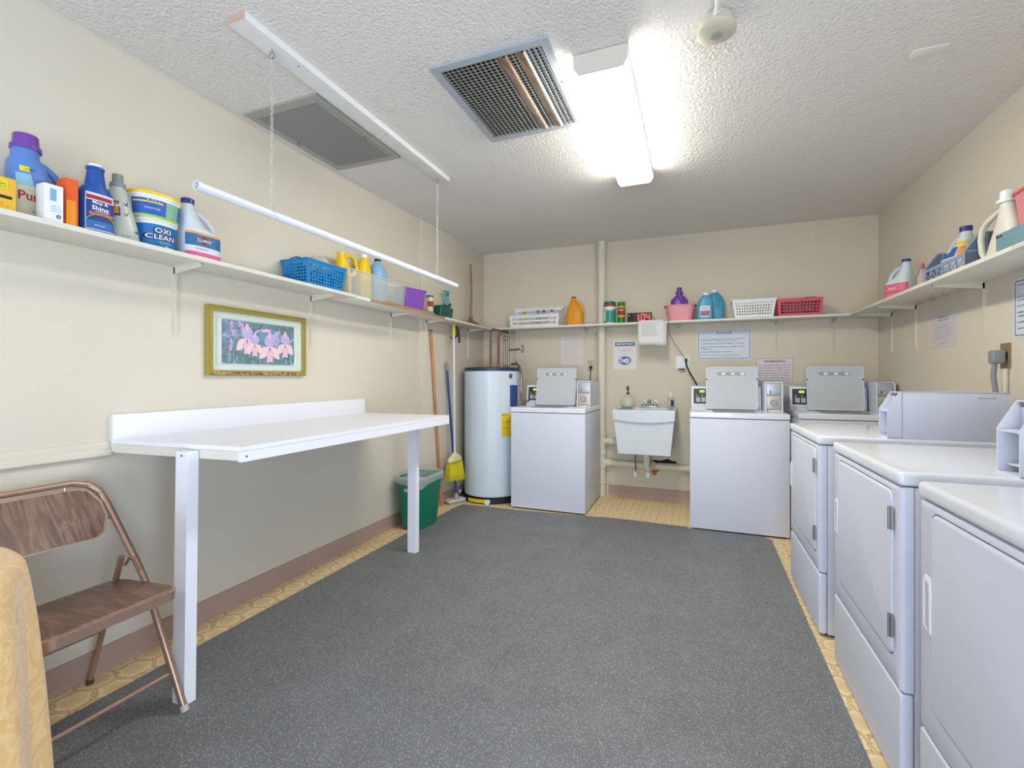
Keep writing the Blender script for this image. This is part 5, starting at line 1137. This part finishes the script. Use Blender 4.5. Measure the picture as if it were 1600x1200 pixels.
# heat detector with its surface conduit
t = thing('heat_detector', 'round cream ceiling detector hanging from a surface conduit', 'detector', (.078, 1.93, ZC))
MB().lathe([(.058, -.004), (.062, -.030), (.062, -.038)], n=32, cap1=False).build('base_ring', PLM('cream_detector', (204, 200, 186), .5), t)
MB().lathe([(.066, -.036), (.070, -.040), (.070, -.050), (.062, -.056), (.030, -.060), (.001, -.061)], n=32).build('cover', PLM('ivory_detector', (206, 200, 180), .45), t)
MB().lathe([(.021, -.060), (.022, -.066), (.001, -.068)], n=20).build('sensor_disc', PLM('sage_sensor', (164, 168, 152), .5), t)
MB().tube([(0, -.055, -.018), (0, -2.0, -.018)], .010, 10).cyl((0, -.055, -.018), (0, -.075, -.018), .014, n=12).build('conduit', PLM('painted_conduit', (222, 220, 214), .4), t)
MB().box(-.058, .058, -.028, .028, -.006, 0, .002).build('blank_plate', PLM('ceiling_plate', (232, 228, 223), .6), None, loc=(.905, 2.435, ZC), rz=R(0), label='small blank plate painted over on the ceiling above the dryers', cat='cover plate')
# hanging rod: board, eye hooks, chains, pipe
t = thing('mounting_board', 'long white board screwed to the ceiling above the hanging rod', 'board', (-1.588, 2.03, ZC))
MB().box(-.045, .045, -.775, .775, -.030, 0, .002).build('plank', mat('white_gloss_board', (228, 228, 226), .35), t)
MB().box(-.044, .044, -.7758, -.7748, -.029, -.001).build('sawn_end', PLM('raw_wood_end', (206, 176, 158), .7), t, smooth=0)
for y in (-.6175, .687):
    b = MB().tube([(0, y, -.03), (0, y, -.042)], .003, 8); P = [(.013 * cos(2 * pi * i / 16), y, -.055 + .013 * sin(2 * pi * i / 16)) for i in range(16)]
    b.tube(P, .003, 8, closed=True).build('eye_hook', M_chrome, t)
for y, z in ((-.5, 0), (.1, 0), (.5, 0)): MB().cyl((.02, y, -.0295), (.02, y, -.0312), .004, n=8).build('screw', M_steel, t)
RZ = 1.828
for y, lab in ((1.4125, 'thin steel chain holding the near end of the white rod'), (2.717, 'thin steel chain holding the far end of the white rod')):
    b = MB(); z = ZC - .070; k = 0
    while z > RZ + .030:
        P = []
        for i in range(12):
            a = 2 * pi * i / 12; px = .0048 * cos(a); pz = .0115 * sin(a)
            P.append((-1.588 + (px if k % 2 else 0), y + (0 if k % 2 else px), z - .008 + pz))
        b.tube(P, .0015, 5, closed=True); z -= .0185; k += 1
    P = [(-1.588 + .021 * cos(2 * pi * i / 20), y, RZ + .001 + .021 * sin(2 * pi * i / 20) * 1.05) for i in range(20)]
    b.tube(P, .0018, 6, closed=True)
    b.xf(Matrix.Translation((1.588, -y, -ZC))).build('chain', mat('bright_chain', (214, 212, 206), .35, .5), None, loc=(-1.588, y, ZC), label=lab, cat='chain')
rod = MB(); n = 24
vs = []
for yy, rr in ((1.103, .0170), (2.985, .0170), (2.985, .0135), (1.103, .0135)):
    vs += [(-1.588 + rr * cos(2 * pi * j / n), yy, RZ + rr * sin(2 * pi * j / n)) for j in range(n)]
rod.add(vs, [(k * n + j, k * n + (j + 1) % n, ((k + 1) % 4) * n + (j + 1) % n, ((k + 1) % 4) * n + j) for k in range(4) for j in range(n)])
rod.xf(Matrix.Translation((1.588, -2.044, -RZ))).build('hanging_rod', mat('white_pvc', (226, 230, 236), .25), None, loc=(-1.588, 2.044, RZ), label='long white plastic clothes rod hung on chains over the left shelf', cat='clothes rod')

# ------------------------------------------------------------------ trash bin
t = thing('trash_bin', 'green plastic wastebasket with clear liner, behind the far table leg', 'trash can', (-2.025, 3.20, 0), 0)
def bsec(k): return [(0, 0, 0, .088, .145, 5), (.40, 0, 0, .122, .178, 5)]
s = bsec(1)
wb = MB(); zz = [0.0068, .40]
wb.loft([(.0068, 0, 0, .084, .140, 5), (.02, 0, 0, .088, .145, 5), (.38, 0, 0, .120, .176, 5), (.40, 0, 0, .124, .180, 5), (.402, 0, 0, .121, .177, 5), (.03, 0, 0, .082, .139, 5)], 36, True, True)
wb.build('bin', M_green, t)
ln = MB(); n = 48; rows = [(.22, .84, 0), (.385, .95, .2), (.418, 1.03, .5), (.412, 1.09, .6), (.375, 1.075, 1), (.345, 1.07, 1)]
vs = []
for z, k, a in rows:
    for j in range(n):
        th = 2 * pi * j / n; c0 = spt([(0, 0, 0, .088, .145, 5), (.40, 0, 0, .124, .180, 5)], min(z, .40), th)
        wv = .004 * sin(9 * th) * a + .003 * sin(17 * th + z * 40) * a; dz = .018 * sin(3 * th + 1) * a if z < .37 else .008 * sin(5 * th) * a
        vs.append((c0[0] * k + math.copysign(wv, c0[0]), c0[1] * k + math.copysign(wv, c0[1]), z + dz))
ln.add(vs, [(i * n + j, i * n + (j + 1) % n, (i + 1) * n + (j + 1) % n, (i + 1) * n + j) for i in range(len(rows) - 1) for j in range(n)])
ln.build('liner', mat('bag_film', (200, 214, 212), .25, alpha=.5), t, smooth=70)
MB().box(-.035, .0, -.172, -.170, .30, .345).build('sticker', PLM('sticker_tan', (200, 180, 150), .6), t, smooth=0)
MB().box(-.035, .0, -.1726, -.171, .325, .345).build('sticker', mat('sticker_violet', (104, 84, 140), .6), t, smooth=0)

# ------------------------------------------------------------------ mops and broom in the corner
XW = XL + .022
t = thing('wooden_pole', 'tall honey coloured wooden pole leaning on the wall behind the wastebasket', 'pole', (-2.15, 3.72, 0))
MB().tube([(-.006, .045, .0), (-.006, -.14, 1.565), (-.006, -.142, 1.585)], [.0125, .0125, .009], 12).build('shaft', M_pole, t)
MB().tube([(-.006, -.1385, 1.552), (-.006, -.142, 1.59)], [.0132, .0100], 12).build('tip', PLM('worn_pole_tip', (110, 82, 60), .6), t)
MB().tube([(-.006, .044, .008), (-.006, .028, .14)], .0132, 12).build('lower_sleeve', PLM('salmon_sleeve', (216, 132, 104), .6), t)
t = thing('sponge_mop', 'mop with navy blue handle and white flat head', 'mop', (-2.085, 3.90, 0))
MB().tube([(.005, .01, .075), (-.055, -.06, 1.235)], .0115, 12).build('handle', PLM('navy_handle', (44, 74, 134), .4), t)
MB().tube([(-.055, -.06, 1.235), (-.058, -.063, 1.29), (-.059, -.064, 1.325)], [.014, .014, .005], 12).build('grip_end', M_grey, t)
MB().tube([(.005, .01, .085), (.01, .0, .055), (.01, -.005, .04)], [.016, .018, .022], 12).build('ferrule', PLM('dusty_ferrule', (160, 166, 176), .5), t)
hd = MB().box(-.045, .045, -.10, .09, .018, .040, .006).xf(Matrix.Rotation(R(-28), 4, 'Z')); hd.build('mop_head', PLM('dirty_white_plastic', (206, 206, 200), .6), t)
MB().box(-.043, .043, -.098, .088, .0005, .018, .004).xf(Matrix.Rotation(R(-28), 4, 'Z')).build('pad', PLM('mop_pad', (150, 152, 148), .8), t)
t = thing('broom', 'broom with white handle and yellow bristles hanging from the shelf', 'broom', (-2.058, 3.835, 0))
MB().tube([(0, 0, .47), (-.002, -.012, 1.575)], .0095, 12).build('handle', mat('white_broom_handle', (222, 224, 230), .35), t)
MB().tube([(-.002, -.012, 1.56), (-.002, -.012, 1.655)], [.014, .011], 12).build('handle_tip', PLM('yellow_tip', (228, 200, 40), .5), t)
hsec = [(.40, 0, 0, .030, .118, 3), (.425, 0, 0, .030, .116, 3), (.445, 0, 0, .026, .09, 2.6), (.462, 0, 0, .02, .05, 2.2), (.48, 0, 0, .014, .02, 2)]
MB().loft(hsec).build('head_block', PLM('cream_broom_block', (226, 218, 170), .5), t)
MB().loft([(.392, 0, 0, .031, .119, 3), (.408, 0, 0, .031, .119, 3)]).build('stitch_band', PLM('mustard_band', (190, 170, 30), .6), t)
br = MB()
for i in range(34):
    for j in range(4):
        u = (i + random.uniform(-.3, .3)) / 33 - .5; v = (j - 1.5) / 4
        br.tube([(v * .045, u * .235, .395), (v * .06, u * .26, .31), (v * .075 + random.uniform(-.004, .004), u * .30 + .012, .225 + u * -.04 + random.uniform(-.012, .012))], [.0032, .0032, .0022], 4)
br.build('bristles', PLM('yellow_bristle', (214, 200, 34), .6), t, kind='stuff')
t = thing('hook_strap', 'black hook and strap holding the broom under the left shelf', 'hook', (-2.085, 3.90, 1.60))
MB().tube([(-.03, -.06, -.05), (.0, -.045, -.075), (.02, -.005, -.04), (.02, .01, .0), (.01, .0, .04), (.0, .03, .055), (.0, .07, .03), (.0, .078, -.03)], [.004, .006, .009, .013, .009, .005, .004, .004], 8).build('hook', M_black, t)
MB().box(-.006, .006, .068, .088, -.10, -.02, .003).build('strap', PLM('dark_navy_strap', (30, 32, 52), .5), t)
